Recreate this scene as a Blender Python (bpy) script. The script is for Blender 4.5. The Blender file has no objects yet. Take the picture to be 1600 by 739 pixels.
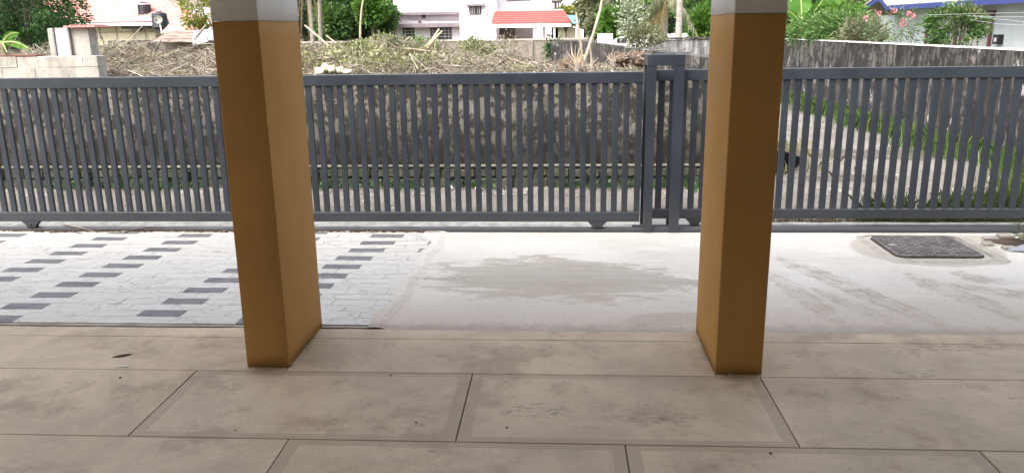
import bpy, math, random
import numpy as np
from mathutils import Vector, Matrix
random.seed(7); RNG = np.random.default_rng(7)
S = bpy.context.scene; COL = S.collection
R = math.radians
# ------------------------------------------------------------------ camera
RM = ((0.99823, 0.00175, -0.05948), (0.05800, -0.25212, 0.96596), (-0.01330, -0.96769, -0.25178))  # columns: right, down, forward
H = 1.75; F = 1249.0
cam = bpy.data.objects.new('camera', bpy.data.cameras.new('camera')); COL.objects.link(cam)
cm = Matrix([[RM[i][0], -RM[i][1], -RM[i][2]] for i in range(3)]).normalized()
cam.matrix_world = Matrix.Translation((0, 0, H)) @ cm.to_4x4()
cam.data.sensor_width = 36; cam.data.lens = F / 1600 * 36; cam.data.clip_start = .05; cam.data.clip_end = 2000
S.camera = cam
# ------------------------------------------------------------------ world, sun, exposure
SUN_EL, SUN_AZ = 52, 215          # azimuth clockwise from +y
w = bpy.data.worlds.new('World'); S.world = w; w.use_nodes = True
wn = w.node_tree.nodes; wl = w.node_tree.links
sky = wn.new('ShaderNodeTexSky'); sky.sky_type = 'NISHITA'; sky.sun_disc = False
sky.sun_elevation = R(SUN_EL); sky.sun_rotation = R(SUN_AZ); sky.dust_density = 6; sky.air_density = 1; sky.ozone_density = 1
hs = wn.new('ShaderNodeHueSaturation'); hs.inputs['Saturation'].default_value = .35
wl.new(sky.outputs[0], hs.inputs['Color']); wl.new(hs.outputs[0], wn['Background'].inputs[0])
wn['Background'].inputs[1].default_value = .15
sl = bpy.data.lights.new('sun', 'SUN'); sl.energy = .55; sl.angle = R(60); sl.color = (1, .96, .9)
so = bpy.data.objects.new('sun', sl); COL.objects.link(so)
sd = Vector((math.sin(R(SUN_AZ)) * math.cos(R(SUN_EL)), math.cos(R(SUN_AZ)) * math.cos(R(SUN_EL)), math.sin(R(SUN_EL))))
so.rotation_euler = sd.to_track_quat('Z', 'Y').to_euler(); so.location = (0, 0, 20)
S.view_settings.view_transform = 'Standard'; S.view_settings.look = 'None'; S.view_settings.gamma = 1
S.view_settings.exposure = 2.0

# ------------------------------------------------------------------ helpers
def ray(px, py):
    c = (px - 800, py - 369.5, F); return Vector([sum(RM[i][k] * c[k] for k in range(3)) for i in range(3)])
def P(px, py, y):
    d = ray(px, py); return d * (y / d.y) + Vector((0, 0, H))
def G(px, py, z=0):
    d = ray(px, py); return d * ((z - H) / d.z) + Vector((0, 0, H))
def s2l(c):
    return tuple((x / 12.92 if x <= .04045 else ((x + .055) / 1.055) ** 2.4) for x in c)

class MB:
    def __init__(s): s.v = []; s.f = []; s.n = 0
    def add(s, v, f):
        s.v.append(np.asarray(v, float).reshape(-1, 3)); b = s.n
        s.f.extend([tuple(i + b for i in q) for q in f]); s.n += len(s.v[-1]); return s
    def box(s, x0, x1, y0, y1, z0, z1):
        return s.add([(x0,y0,z0),(x1,y0,z0),(x1,y1,z0),(x0,y1,z0),(x0,y0,z1),(x1,y0,z1),(x1,y1,z1),(x0,y1,z1)],
                     [(0,3,2,1),(4,5,6,7),(0,1,5,4),(1,2,6,5),(2,3,7,6),(3,0,4,7)])
    def cbox(s, x0, x1, y0, y1, z0, z1, b):   # box with chamfered upper edges
        return s.add([(x0,y0,z0),(x1,y0,z0),(x1,y1,z0),(x0,y1,z0),(x0,y0,z1-b),(x1,y0,z1-b),(x1,y1,z1-b),(x0,y1,z1-b),
                      (x0+b,y0+b,z1),(x1-b,y0+b,z1),(x1-b,y1-b,z1),(x0+b,y1-b,z1)],
                     [(0,3,2,1),(0,1,5,4),(1,2,6,5),(2,3,7,6),(3,0,4,7),(4,5,9,8),(5,6,10,9),(6,7,11,10),(7,4,8,11),(8,9,10,11)])
    def prism(s, poly, axis, a, b):            # poly in the other two axes, extruded a..b
        n = len(poly); vs = []
        for t in (a, b):
            for (u, v) in poly:
                vs.append({'x': (t, u, v), 'y': (u, t, v), 'z': (u, v, t)}[axis])
        return s.add(vs, [tuple(range(n))[::-1], tuple(range(n, 2*n))] + [(i, (i+1) % n, n + (i+1) % n, n + i) for i in range(n)])
    def tube(s, pts, rs, n=6, cap=True):
        pts = [Vector(p) for p in pts]
        if not hasattr(rs, '__len__'): rs = [rs] * len(pts)
        vs = []
        for i, p in enumerate(pts):
            t = (pts[min(i+1, len(pts)-1)] - pts[max(i-1, 0)]).normalized()
            a = t.cross(Vector((0, 0, 1)) if abs(t.z) < .9 else Vector((1, 0, 0))).normalized(); b = t.cross(a)
            for k in range(n):
                q = 2 * math.pi * k / n; vs.append(p + (a * math.cos(q) + b * math.sin(q)) * rs[i])
        fs = [(i*n+k, i*n+(k+1) % n, (i+1)*n+(k+1) % n, (i+1)*n+k) for i in range(len(pts)-1) for k in range(n)]
        if cap: fs += [tuple(range(n))[::-1], tuple(range((len(pts)-1)*n, len(pts)*n))]
        return s.add([tuple(v) for v in vs], fs)
    def lathe(s, c, prof, n=20):
        vs = []; c = Vector(c)
        for (r, z) in prof:
            for k in range(n):
                q = 2*math.pi*k/n; vs.append((c.x + r*math.cos(q), c.y + r*math.sin(q), c.z + z))
        m = len(prof)
        fs = [(i*n+k, i*n+(k+1) % n, (i+1)*n+(k+1) % n, (i+1)*n+k) for i in range(m-1) for k in range(n)]
        return s.add(vs, fs + [tuple(range(n))[::-1], tuple(range((m-1)*n, m*n))])
    def mesh(s, name, off=(0, 0, 0)):
        v = np.concatenate(s.v) - np.array(off); me = bpy.data.meshes.new(name)
        me.from_pydata(v.tolist(), [], s.f); me.update(); return me

def link(name, me, mat, parent=None, loc=(0, 0, 0), smooth=False):
    if mat and not me.materials: me.materials.append(mat)
    if smooth: me.polygons.foreach_set('use_smooth', [True] * len(me.polygons))
    o = bpy.data.objects.new(name, me); COL.objects.link(o); o.location = loc
    if parent: o.parent = parent
    return o
def wloc(o):
    v = Vector(o.location)
    while o.parent: o = o.parent; v += Vector(o.location)
    return v
def put(name, mb, mat, parent=None, smooth=False, at=None):
    """link a builder whose vertices are in world metres; `at` = origin for top-level things"""
    if parent:
        a = Vector(at) if at is not None else wloc(parent)
        return link(name, mb.mesh(name, a), mat, parent, a - wloc(parent), smooth)
    a = Vector(at) if at is not None else Vector((0, 0, 0))
    return link(name, mb.mesh(name, a), mat, None, a, smooth)
def tag(o, label=None, cat=None, group=None, kind=None):
    if label: o['label'] = label
    if cat: o['category'] = cat
    if group: o['group'] = group
    if kind: o['kind'] = kind
    return o
def thing(name, loc, label, cat, group=None):
    o = bpy.data.objects.new(name, None); COL.objects.link(o); o.location = loc; o.empty_display_size = .2
    return tag(o, label, cat, group)
def again(o, parent, loc, name=None):
    c = o.copy(); COL.objects.link(c); c.parent = parent; c.location = loc; return c

# ------------------------------------------------------------------ materials
class N:
    def __init__(s, name):
        s.m = bpy.data.materials.new(name); s.m.use_nodes = True; s.t = s.m.node_tree
        s.b = s.t.nodes['Principled BSDF']; s.out = s.t.nodes['Material Output']
        s.g = s.t.nodes.new('ShaderNodeNewGeometry'); s.pos = s.g.outputs['Position']
    def lk(s, a, b):
        if hasattr(a, 'links'): s.t.links.new(a, b)
        else: b.default_value = a
    def new(s, t): return s.t.nodes.new(t)
    def map(s, scale=(1,1,1), loc=(0,0,0), rot=(0,0,0), typ='POINT', src=None):
        m = s.new('ShaderNodeMapping'); m.vector_type = typ; s.lk(src or s.pos, m.inputs[0])
        m.inputs['Location'].default_value = loc; m.inputs['Rotation'].default_value = rot; m.inputs['Scale'].default_value = scale
        return m.outputs[0]
    def noise(s, scale, detail=5, rough=.6, vec=None, dist=0):
        n = s.new('ShaderNodeTexNoise'); s.lk(vec or s.pos, n.inputs['Vector'])
        n.inputs['Scale'].default_value = scale; n.inputs['Detail'].default_value = detail; n.inputs['Roughness'].default_value = rough
        n.inputs['Distortion'].default_value = dist; return n.outputs[0]
    def vor(s, scale, vec=None, feat='F1', out=0):
        n = s.new('ShaderNodeTexVoronoi'); n.feature = feat; s.lk(vec or s.pos, n.inputs['Vector']); n.inputs['Scale'].default_value = scale
        return n.outputs[out]
    def math(s, op, a, b=0.0, c=None):
        n = s.new('ShaderNodeMath'); n.operation = op; s.lk(a, n.inputs[0]); s.lk(b, n.inputs[1])
        if c is not None: s.lk(c, n.inputs[2])
        return n.outputs[0]
    def rng(s, x, a, b, c=0.0, d=1.0):
        n = s.new('ShaderNodeMapRange'); n.interpolation_type = 'SMOOTHSTEP'; s.lk(x, n.inputs[0])
        for i, v in enumerate((a, b, c, d)): n.inputs[i+1].default_value = v
        return n.outputs[0]
    def mix(s, f, a, b, mode='MIX'):
        n = s.new('ShaderNodeMix'); n.data_type = 'RGBA'; n.blend_type = mode; n.clamp_factor = True
        s.lk(f, n.inputs[0])
        for v, i in ((a, 6), (b, 7)):
            if isinstance(v, tuple): n.inputs[i].default_value = (*v, 1)
            else: s.lk(v, n.inputs[i])
        return n.outputs[2]
    def ell(s, cx, cy, rx, ry, ang, wob, soft=.35, amp=1.2):
        v = s.map((rx, ry, 1), (cx, cy, 0), (0, 0, R(ang)), 'TEXTURE')
        fl = s.new('ShaderNodeVectorMath'); fl.operation = 'MULTIPLY'; s.lk(v, fl.inputs[0]); fl.inputs[1].default_value = (1, 1, 0)
        l = s.new('ShaderNodeVectorMath'); l.operation = 'LENGTH'; s.lk(fl.outputs[0], l.inputs[0])
        d = s.math('SUBTRACT', 1.0, l.outputs['Value'])
        d = s.math('ADD', d, s.math('MULTIPLY', s.math('SUBTRACT', wob, .5), amp))
        return s.rng(d, 0, soft)
    def fin(s, col, rough=.8, bump=None, bd=.01, bs=.5, metal=0, spec=.4):
        if isinstance(col, tuple): s.b.inputs['Base Color'].default_value = (*col, 1)
        else: s.lk(col, s.b.inputs['Base Color'])
        s.lk(rough, s.b.inputs['Roughness']); s.b.inputs['Metallic'].default_value = metal
        s.b.inputs['Specular IOR Level'].default_value = spec
        if bump is not None:
            n = s.new('ShaderNodeBump'); s.lk(bump, n.inputs['Height']); n.inputs['Distance'].default_value = bd; n.inputs['Strength'].default_value = bs
            s.lk(n.outputs[0], s.b.inputs['Normal'])
        return s.m
def simple(name, c, c2=None, sc=6, rough=.7, bump=0, bsc=60, metal=0, isl=.0, spec=.4):
    n = N(name); c2 = c2 or tuple(x * .75 for x in c)
    col = n.mix(n.rng(n.noise(sc), .35, .65), c, c2)
    if isl: col = n.mix(n.math('MULTIPLY', n.g.outputs['Random Per Island'], isl), col, tuple(x * .45 for x in c))
    return n.fin(col, rough, n.noise(bsc, 4) if bump else None, .01, bump or .1, metal, spec)
def leafmat(name, cs, tr=.3, rough=.5, reg=None):
    n = N(name); cr = n.new('ShaderNodeValToRGB'); e = cr.color_ramp.elements
    while len(e) < len(cs): e.new(.5)
    for i, c in enumerate(cs): e[i].position = i / max(1, len(cs)-1); e[i].color = (*c, 1)
    n.lk(n.g.outputs['Random Per Island'], cr.inputs[0])
    oi = n.new('ShaderNodeObjectInfo')
    col = n.mix(n.rng(n.noise(.9, 3), .35, .7, 0, .5), cr.outputs[0], tuple(x * .5 for x in cs[0]))
    if reg: col = n.mix(n.rng(n.noise(1.6, 5, .65), .44, .56), col, n.mix(n.g.outputs['Random Per Island'], reg[0], reg[1]))
    n.fin(col, rough, spec=.3)
    t = n.new('ShaderNodeBsdfTranslucent'); n.lk(col, t.inputs[0]); m = n.new('ShaderNodeMixShader'); m.inputs[0].default_value = tr
    n.lk(n.b.outputs[0], m.inputs[1]); n.lk(t.outputs[0], m.inputs[2]); n.lk(m.outputs[0], n.out.inputs[0]); return n.m

# porch slabs: polished cement with dull borders
def slab_mat(name, band):
    n = N(name); big = n.noise(1.5, 9, .72, dist=.4); mid = n.noise(5, 10, .78, n.map((.6, 1.3, 1))); fine = n.noise(70, 4)
    col = n.mix(n.rng(big, .32, .68), (.64, .515, .37), (.42, .335, .245))
    col = n.mix(n.rng(mid, .45, .75, 0, .8), col, (.62, .53, .42))
    col = n.mix(n.rng(n.noise(2.2, 5, .7, n.map((1, 1, 1), (7, 3, 1))), .50, .66, 0, .65), col, (.33, .235, .165))
    col = n.mix(n.rng(n.noise(16, 8, .75, n.map((.5, 1.6, 1), (2, 9, 0))), .60, .68, 0, .65), col, (.17, .14, .115))
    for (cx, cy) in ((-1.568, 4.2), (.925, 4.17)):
        foot_shade = n.ell(cx, cy, .175, .40, 0, n.noise(14, 8, .8), .45, .5); col = n.mix(n.math('MULTIPLY', foot_shade, .6), col, (.13, .095, .07))  # contact shadow around the pillar feet, painted into the slab colour
    col = n.mix(n.rng(n.noise(75, 6, .85), .50, .66, 0, .35), col, (.20, .16, .125)); col = n.mix(n.rng(n.noise(40, 9, .85, n.map((.4, 1.2, 1), (3, 7, 1))), .60, .64, 0, .35), col, (.7, .6, .5))
    w_ = n.noise(9, 9, .85, n.map((.6, 1.2, 1))); 
    for (cx, cy, rx, ry) in ((1.86, 3.93, .16, .07), (1.36, 4.17, .14, .06), (1.2, 4.0, .10, .03), (-.1, 3.45, .2, .1), (.45, 3.4, .22, .07), (2.2, 4.28, .5, .06)):
        col = n.mix(n.math('MULTIPLY', n.ell(cx, cy, rx, ry, 0, w_, .4, 1.4), n.rng(n.noise(28, 8, .85, n.map((.5, 1.3, 1))), .48, .6, 0, .7)), col, (.15, .13, .11))
    if band:
        tc = n.new('ShaderNodeTexCoord'); sp = n.new('ShaderNodeSeparateXYZ'); n.lk(tc.outputs['Object'], sp.inputs[0])
        dx = n.math('SUBTRACT', .7425, n.math('ABSOLUTE', sp.outputs[0])); dy = n.math('SUBTRACT', .3575, n.math('ABSOLUTE', sp.outputs[1]))
        d = n.math('MINIMUM', n.math('MULTIPLY', dx, .8), dy)
        d = n.math('ADD', d, n.math('MULTIPLY', n.math('SUBTRACT', n.noise(9, 3), .5), .012))
        col = n.mix(n.rng(d, .048, .052, .62, 0), col, (.37, .29, .215))
    rough = n.rng(mid, .3, .7, .40, .66)
    hgt = n.math('ADD', n.math('MULTIPLY', mid, .6), n.math('MULTIPLY', fine, .15))
    return n.fin(col, rough, hgt, .008, .35, spec=.35)
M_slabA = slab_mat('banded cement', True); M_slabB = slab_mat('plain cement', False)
M_grout = simple('dark joint filler', (.11, .085, .065), rough=.95)

def concrete_mat():
    n = N('driveway concrete'); big = n.noise(.9, 6, .6); fine = n.noise(45, 6, .7); st = n.noise(6, 10, .78, n.map((.3, 1.9, 1)), .6)
    col = n.mix(n.rng(big, .3, .7), (.64, .62, .585), (.54, .515, .48))
    col = n.mix(n.rng(n.noise(3, 7, .7, n.map((.5, 1.4, 1), (3, 1, 0))), .5, .7, 0, .7), col, (.68, .66, .63))
    sti = n.noise(4.2, 12, .8, n.map((.5, 1.6, 1), (4, 4, 0)), .3)
    wet = n.ell(-.02, 5.55, .90, .52, -6, sti, .10, 3.4)
    wet2 = n.ell(.62, 5.5, .45, .10, -8, st, .12, 1.2)
    st2 = n.noise(7, 9, .75)
    inner = n.rng(n.noise(3.5, 8, .7, n.map((.4, 1.5, 1), (1, 8, 0))), .35, .7, .75, 1)
    col = n.mix(n.math('MULTIPLY', n.math('MAXIMUM', wet, wet2), inner), col, (.37, .335, .29))
    scr = n.noise(11, 9, .85, n.map((.18, 2.4, 1), (8, 2, 0)))
    col = n.mix(n.rng(scr, .57, .64, 0, .75), col, (.66, .65, .635)); col = n.mix(n.rng(scr, .40, .34, 0, .5), col, (.36, .34, .31))
    spk = n.rng(n.noise(22, 8, .85, n.map((.35, 1, 1))), .56, .62)
    dk = n.math('MULTIPLY', n.ell(-.72, 5.45, .5, .2, 0, st, .5), spk)
    col = n.mix(n.math('MULTIPLY', dk, .8), col, (.16, .15, .14))
    col = n.mix(n.math('MULTIPLY', n.ell(.70, 4.72, .36, .13, 8, st, .3, .9), .75), col, (.31, .30, .29))
    brk = n.rng(n.noise(6, 10, .85), .45, .55)
    streak = n.noise(2.2, 9, .75, n.map((1, .055, 1), (0, 0, 0), (0, 0, R(-68)), 'TEXTURE'))
    tr = n.math('MAXIMUM', n.ell(2.02, 5.3, 1.05, .13, -68, st2, .3, 1.7), n.ell(1.62, 5.15, .68, .10, -81, st2, .3, 1.6))
    tr = n.math('MAXIMUM', tr, n.ell(1.9, 4.95, .5, .08, -66, st2, .4, 1.8))
    tr = n.math('MAXIMUM', tr, n.ell(2.66, 5.2, .62, .14, -72, st2, .3, 2.2))
    tr = n.math('MAXIMUM', tr, n.ell(2.95, 5.6, .2, .12, -40, st2, .2, 1.6))
    tr = n.math('MAXIMUM', tr, n.ell(3.0, 5.25, .5, .11, -30, st2, .3, 2.2))
    col = n.mix(n.math('MULTIPLY', tr, n.math('MULTIPLY', n.math('ADD', n.rng(streak, .42, .56, .15, .75), n.math('MULTIPLY', brk, .25)), n.math('ADD', n.math('MULTIPLY', brk, .55), .35))), col, (.30, .27, .235))
    ring = n.math('MAXIMUM', n.ell(2.93, 6.34, .60, .50, 0, big, .08, .1), n.ell(3.5, 6.62, .45, .18, -10, st, .1, .6))
    col = n.mix(n.math('MULTIPLY', ring, .8), col, (.42, .385, .335))
    # browner band next to the porch, darkest at its edge
    sp = n.new('ShaderNodeSeparateXYZ'); n.lk(n.pos, sp.inputs[0])
    e = n.math('ADD', sp.outputs[1], n.math('MULTIPLY', n.math('SUBTRACT', st, .5), .8))
    col = n.mix(n.rng(e, 4.5, 5.7, .6, 0), col, (.53, .44, .35)); col = n.mix(n.rng(n.math('ADD', sp.outputs[1], n.math('MULTIPLY', n.math('SUBTRACT', st2, .5), .35)), 4.5, 4.66, .55, 0), col, (.27, .225, .185))
    col = n.mix(n.rng(n.noise(14, 9, .8, n.map((.35, 1.5, 1), (5, 5, 0))), .60, .66, 0, .7), col, (.24, .23, .21))
    for a_, l_ in ((-35, 1.5), (-150, 1.2), (12, 1.8)):
        sc2 = n.noise(1.3, 10, .8, n.map((l_, .035, 1), (a_, 0, 0), (0, 0, R(a_)), 'TEXTURE')); gate_ = n.rng(n.noise(1.7, 4, .6, n.map((1, 1, 1), (a_, 3, 0))), .5, .6)
        col = n.mix(n.math('MULTIPLY', n.rng(sc2, .62, .66, 0, .6), gate_), col, (.27, .25, .225))
    h = n.math('ADD', n.math('MULTIPLY', st, .8), n.math('MULTIPLY', fine, .5))
    col = n.mix(n.rng(n.noise(55, 8, .85), .48, .66, 0, .4), col, (.22, .21, .2))
    return n.fin(col, n.rng(st, .3, .7, .6, .9), h, .01, .3, spec=.3)
M_conc = concrete_mat()
def tile_mat(name, c, c2, strong=.6):
    n = N(name); v = n.noise(7, 7, .6, n.map((.5, 1.4, 1), (0, 0, 0), (0, 0, R(-28))), 1.2)
    r = n.new('ShaderNodeObjectInfo').outputs['Random']
    col = n.mix(n.rng(v, .35, .65), c, c2); col = n.mix(n.math('MULTIPLY', r, .15), col, tuple(x * .72 for x in c))
    wv = n.new('ShaderNodeVectorMath'); wv.operation = 'ADD'; n.lk(n.map((.30, 1.5, 1), (0, 0, 0), (0, 0, R(-22))), wv.inputs[0]); nz = n.new('ShaderNodeTexNoise'); nz.inputs['Scale'].default_value = 4; n.lk(n.pos, nz.inputs['Vector']); sc_ = n.new('ShaderNodeVectorMath'); sc_.operation = 'SCALE'; n.lk(nz.outputs['Color'], sc_.inputs[0]); sc_.inputs['Scale'].default_value = .25; n.lk(sc_.outputs[0], wv.inputs[1])
    sh = n.vor(7, wv.outputs[0], 'DISTANCE_TO_EDGE')
    col = n.mix(n.rng(sh, 0, .025, .5, 0), col, tuple(x * .4 for x in c2))
    h = n.math('ADD', v, n.math('MULTIPLY', n.rng(sh, 0, .06), .3))
    return n.fin(col, .6, h, .012, strong, spec=.35)
M_tileW = tile_mat('white riven tile', (.62, .605, .58), (.55, .535, .51)); M_tileG = tile_mat('grey riven tile', (.15, .15, .165), (.22, .215, .225), .4)
M_cement = simple('grey cement mortar', (.38, .345, .31), (.28, .25, .22), 9, .9, .5, 40)
def ochre(name, c):
    n = N(name); s = n.noise(2.5, 5, .6); d = n.noise(9, 8, .75, n.map((1, 1, .5)))
    col = n.mix(n.rng(s, .3, .7), c, tuple(x * .88 for x in c)); 
    sp = n.new('ShaderNodeSeparateXYZ'); n.lk(n.pos, sp.inputs[0])
    z = n.math('ADD', sp.outputs[2], n.math('MULTIPLY', n.math('SUBTRACT', d, .5), .12))
    col = n.mix(n.rng(z, .0, .06, .3, 0), col, tuple(x * .5 for x in c)); col = n.mix(n.rng(d, .70, .76, 0, .35), col, (.7, .6, .45))
    col = n.mix(n.rng(n.noise(5, 9, .85, n.map((1, 1, .35), (4, 4, 4))), .62, .70, 0, .35), col, tuple(x * .6 for x in c)); return n.fin(col, .78, n.math('ADD', n.noise(14, 6, .6), n.math('MULTIPLY', n.noise(120, 4), .35)), .006, .45, spec=.2)
M_ochre = ochre('ochre emulsion paint', (.42, .225, .065)); M_cream = ochre('off white emulsion paint', (.66, .64, .62))
M_ceil = simple('white ceiling paint', (.75, .72, .68), rough=.9); M_house = simple('dull house paint', (.16, .13, .10), rough=.9)
def steel():
    n = N('slate grey enamel'); s = n.noise(3, 5); f = n.noise(60, 3)
    col = n.mix(n.rng(s, .3, .7), (.029, .036, .048), (.037, .045, .059))
    col = n.mix(n.rng(n.noise(14, 6, .8, n.map((1, 1, .6))), .63, .72, 0, .3), col, (.16, .15, .14))
    sp = n.new('ShaderNodeSeparateXYZ'); n.lk(n.pos, sp.inputs[0]); z = n.math('ADD', sp.outputs[2], n.math('MULTIPLY', n.math('SUBTRACT', n.noise(12, 7, .8), .5), .4))
    col = n.mix(n.rng(z, .05, .30, .16, 0), col, (.15, .14, .125)); scr = n.noise(1.6, 9, .85, n.map((30, 30, 1.2)))
    col = n.mix(n.rng(scr, .68, .72, 0, .3), col, (.13, .13, .135))
    return n.fin(col, n.rng(s, .3, .7, .38, .56), f, .002, .15, spec=.5)
M_steel = steel(); M_rust = simple('rusty wheel iron', (.12, .08, .06), (.06, .05, .045), 30, .7, metal=.3)
def wall_mat(name, c, c2, blk, streak, mold=.5, zdark=None, mscale=5, vs=.25):
    n = N(name); a = n.noise(2.2, 6, .65); m = n.noise(mscale, 9, .75, n.map((1, 1, .9)))
    sv = n.noise(3.2, 8, .8, n.map((1, 1, .16))) ; sv2 = n.noise(13, 6, .7, n.map((1, 1, vs * .5), (3, 3, 3)))
    col = n.mix(n.rng(a, .35, .65), c, c2)
    m2 = n.noise(mscale*3, 9, .8); m = n.math('ADD', n.math('MULTIPLY', m, .55), n.math('MULTIPLY', m2, .45))
    col = n.mix(n.rng(m, .545 - .06 * mold, .585 - .06 * mold, 0, .85 * min(1, mold * 1.4)), col, blk)
    if streak: col = n.mix(n.rng(n.math('ADD', n.math('MULTIPLY', sv, .6), n.math('MULTIPLY', sv2, .4)), .42, .56, 0, streak), col, blk)
    col = n.mix(n.rng(n.noise(30, 8, .8), .6, .66, 0, .5), col, tuple(min(1, x * 1.5) for x in c))
    if name.startswith('rain'): col = n.mix(n.rng(n.noise(2.6, 8, .7, n.map((1, 1, .6), (2, 5, 8))), .62, .65, 0, .8), col, (.42, .41, .39))
    if zdark:
        sp = n.new('ShaderNodeSeparateXYZ'); n.lk(n.pos, sp.inputs[0])
        z = n.math('ADD', sp.outputs[2], n.math('MULTIPLY', n.math('SUBTRACT', m, .5), .35)); col = n.mix(n.rng(z, zdark[0], zdark[1], .75, 0), col, blk)
    return n.fin(col, .93, n.math('ADD', m, n.math('MULTIPLY', n.noise(50, 5), .4)), .02, .6, spec=.2)
M_wall = wall_mat('mouldy lime plaster', (.20, .178, .142), (.11, .10, .08), (.010, .011, .009), .25, 1.3, (.25, .8), 5)
M_ledge = wall_mat('grimy ledge mortar', (.22, .20, .15), (.13, .12, .09), (.03, .03, .02), .2, .5, None, 9)
M_plinth = wall_mat('mossy rubble', (.13, .13, .09), (.07, .085, .045), (.018, .02, .013), .2, .8, None, 12)
M_streak = wall_mat('rain streaked plaster', (.17, .155, .14), (.095, .087, .08), (.018, .017, .016), .85, 1.0, None, 3)
M_block = wall_mat('pale cement block', (.46, .435, .39), (.33, .31, .27), (.16, .145, .12), .3, .3)
M_gblock = wall_mat('grey weathered block', (.30, .29, .29), (.2, .195, .19), (.05, .05, .05), .7, .4)
M_back = wall_mat('dull brown boundary plaster', (.26, .22, .185), (.19, .165, .145), (.06, .055, .045), .35, .5, None, 3)
M_cap = simple('bleached wall coping', (.66, .64, .60), (.42, .4, .37), 9, .9, .4)
def lane_mat():
    n = N('gritty lane surface'); a = n.noise(1.1, 6, .65); g = n.noise(38, 8, .85); m = n.noise(5, 8, .75)
    col = n.mix(n.rng(a, .35, .65), (.20, .183, .163), (.14, .127, .112)); col = n.mix(n.rng(g, .5, .68, 0, .75), col, (.15, .125, .10))
    col = n.mix(n.rng(n.noise(60, 6, .8, n.map((1,1,1),(4,4,4))), .60, .66, 0, .7), col, (.42, .40, .37))
    mud = n.math('MAXIMUM', n.ell(4.3, 11.3, 1.3, .55, -10, m, .25, 1.5), n.ell(3.4, 9.5, .7, .3, 0, m, .3, 1.5))
    col = n.mix(n.math('MULTIPLY', mud, .75), col, (.075, .065, .055))
    sp = n.new('ShaderNodeSeparateXYZ'); n.lk(n.pos, sp.inputs[0])
    col = n.mix(n.rng(n.math('ADD', sp.outputs[1], n.math('MULTIPLY', n.math('SUBTRACT', m, .5), .5)), 7.42, 7.75, .7, 0), col, (.55, .52, .48))
    return n.fin(col, .95, n.math('ADD', g, m), .02, .6, spec=.2)
M_lane = lane_mat()
M_soil = simple('earth and weeds', (.12, .105, .06), (.07, .085, .035), 1.5, .95, .6, 12)
M_mound = simple('brown rotting litter', (.10, .07, .05), (.035, .025, .02), 6, .97, .8, 14)
M_stick = leafmat('dry bleached sticks', [(.07, .055, .04), (.19, .155, .12), (.34, .30, .24), (.11, .075, .055), (.50, .46, .39)], 0, .9)
M_dry = leafmat('dry and sage leaves', [(.11, .13, .06), (.20, .23, .11), (.32, .33, .19), (.25, .21, .13), (.60, .58, .46)], .2, .8, ((.13, .095, .06), (.34, .29, .20)))
M_fresh = leafmat('yellow green leaves', [(.09, .11, .035), (.17, .20, .065), (.27, .28, .12), (.46, .45, .32)], .3, .7)
M_wood = simple('peeled pale wood', (.42, .34, .25), (.26, .20, .14), 8, .85, .4, 25)
M_bark = simple('grey bark', (.24, .21, .175), (.14, .12, .10), 9, .95, .8, 18)
M_darkbark = simple('dark bark', (.10, .08, .06), (.06, .05, .04), 9, .95, .8, 18)
M_green1 = leafmat('deep green foliage', [(.012, .035, .012), (.025, .07, .02), (.05, .12, .03), (.09, .17, .06)], .25)
M_green2 = leafmat('mid green foliage', [(.03, .07, .02), (.06, .14, .03), (.11, .21, .05), (.2, .28, .1)], .3)
M_green1b = leafmat('glossy green foliage', [(.015, .045, .015), (.035, .10, .022), (.07, .15, .035), (.14, .23, .08)], .25)
M_green3 = leafmat('bright lime foliage', [(.05, .13, .018), (.09, .20, .028), (.16, .28, .05)], .35)
M_dark = leafmat('shadowy woodland foliage', [(.008, .02, .008), (.016, .04, .014), (.03, .065, .02)], .2)
M_yell = leafmat('yellowing foliage', [(.2, .22, .03), (.32, .32, .06), (.10, .14, .03)], .3)
M_olive = leafmat('olive dusty foliage', [(.07, .09, .04), (.13, .15, .07), (.22, .22, .12), (.32, .31, .2)], .3)
M_grass = leafmat('lush grass', [(.035, .08, .015), (.07, .14, .025), (.12, .2, .04), (.2, .23, .09)], .35)
M_grass2 = leafmat('bright verge grass', [(.07, .13, .02), (.12, .21, .035), (.2, .29, .06), (.32, .34, .14)], .35)
M_drygrass = leafmat('straw grass', [(.22, .19, .09), (.32, .28, .14), (.16, .17, .05)], .3)
M_banana = leafmat('banana leaf', [(.065, .17, .022), (.10, .24, .035), (.17, .32, .06)], .4, .4)
M_pink = leafmat('pink petals', [(.75, .2, .25), (.85, .35, .38)], .3); M_wflower = leafmat('white petals', [(.8, .8, .7), (.85, .85, .8)], .3)
M_frondbrown = leafmat('dry palm frond', [(.18, .13, .06), (.28, .22, .10), (.12, .11, .05)], .25, .7)
M_white = simple('white house paint', (.78, .74, .77), (.72, .68, .72), 1, .8); M_pinkw = simple('pale lilac paint', (.72, .65, .69), (.66, .6, .64), 1, .8)
M_mauve = simple('mauve grey trim', (.22, .18, .20), (.17, .14, .155), 2, .8); M_shut = simple('dark window timber', (.05, .035, .035), rough=.6)
M_glass = simple('dim window glass', (.03, .03, .035), (.05, .05, .055), 2, .15, spec=.8); M_bar = simple('white window bars', (.45, .42, .42), rough=.6)
M_redtile = simple('glazed red roof sheet', (.38, .075, .065), (.32, .065, .055), 1.5, .5); M_pinktile = simple('faded pink clay tile', (.58, .27, .235), (.46, .2, .18), .9, .85, .3, 8)
M_bluesheet = simple('blue roofing sheet', (.12, .27, .36), (.09, .2, .28), 1, .5); M_creamw = simple('cream exterior wall', (.62, .56, .40), (.5, .46, .35), .8, .9)
M_tank = simple('black plastic tank', (.02, .021, .026), (.035, .036, .045), 3, .5); M_tin = simple('rusty brown tin', (.17, .11, .09), (.28, .21, .18), 2.2, .85, .4, 20)
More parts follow.
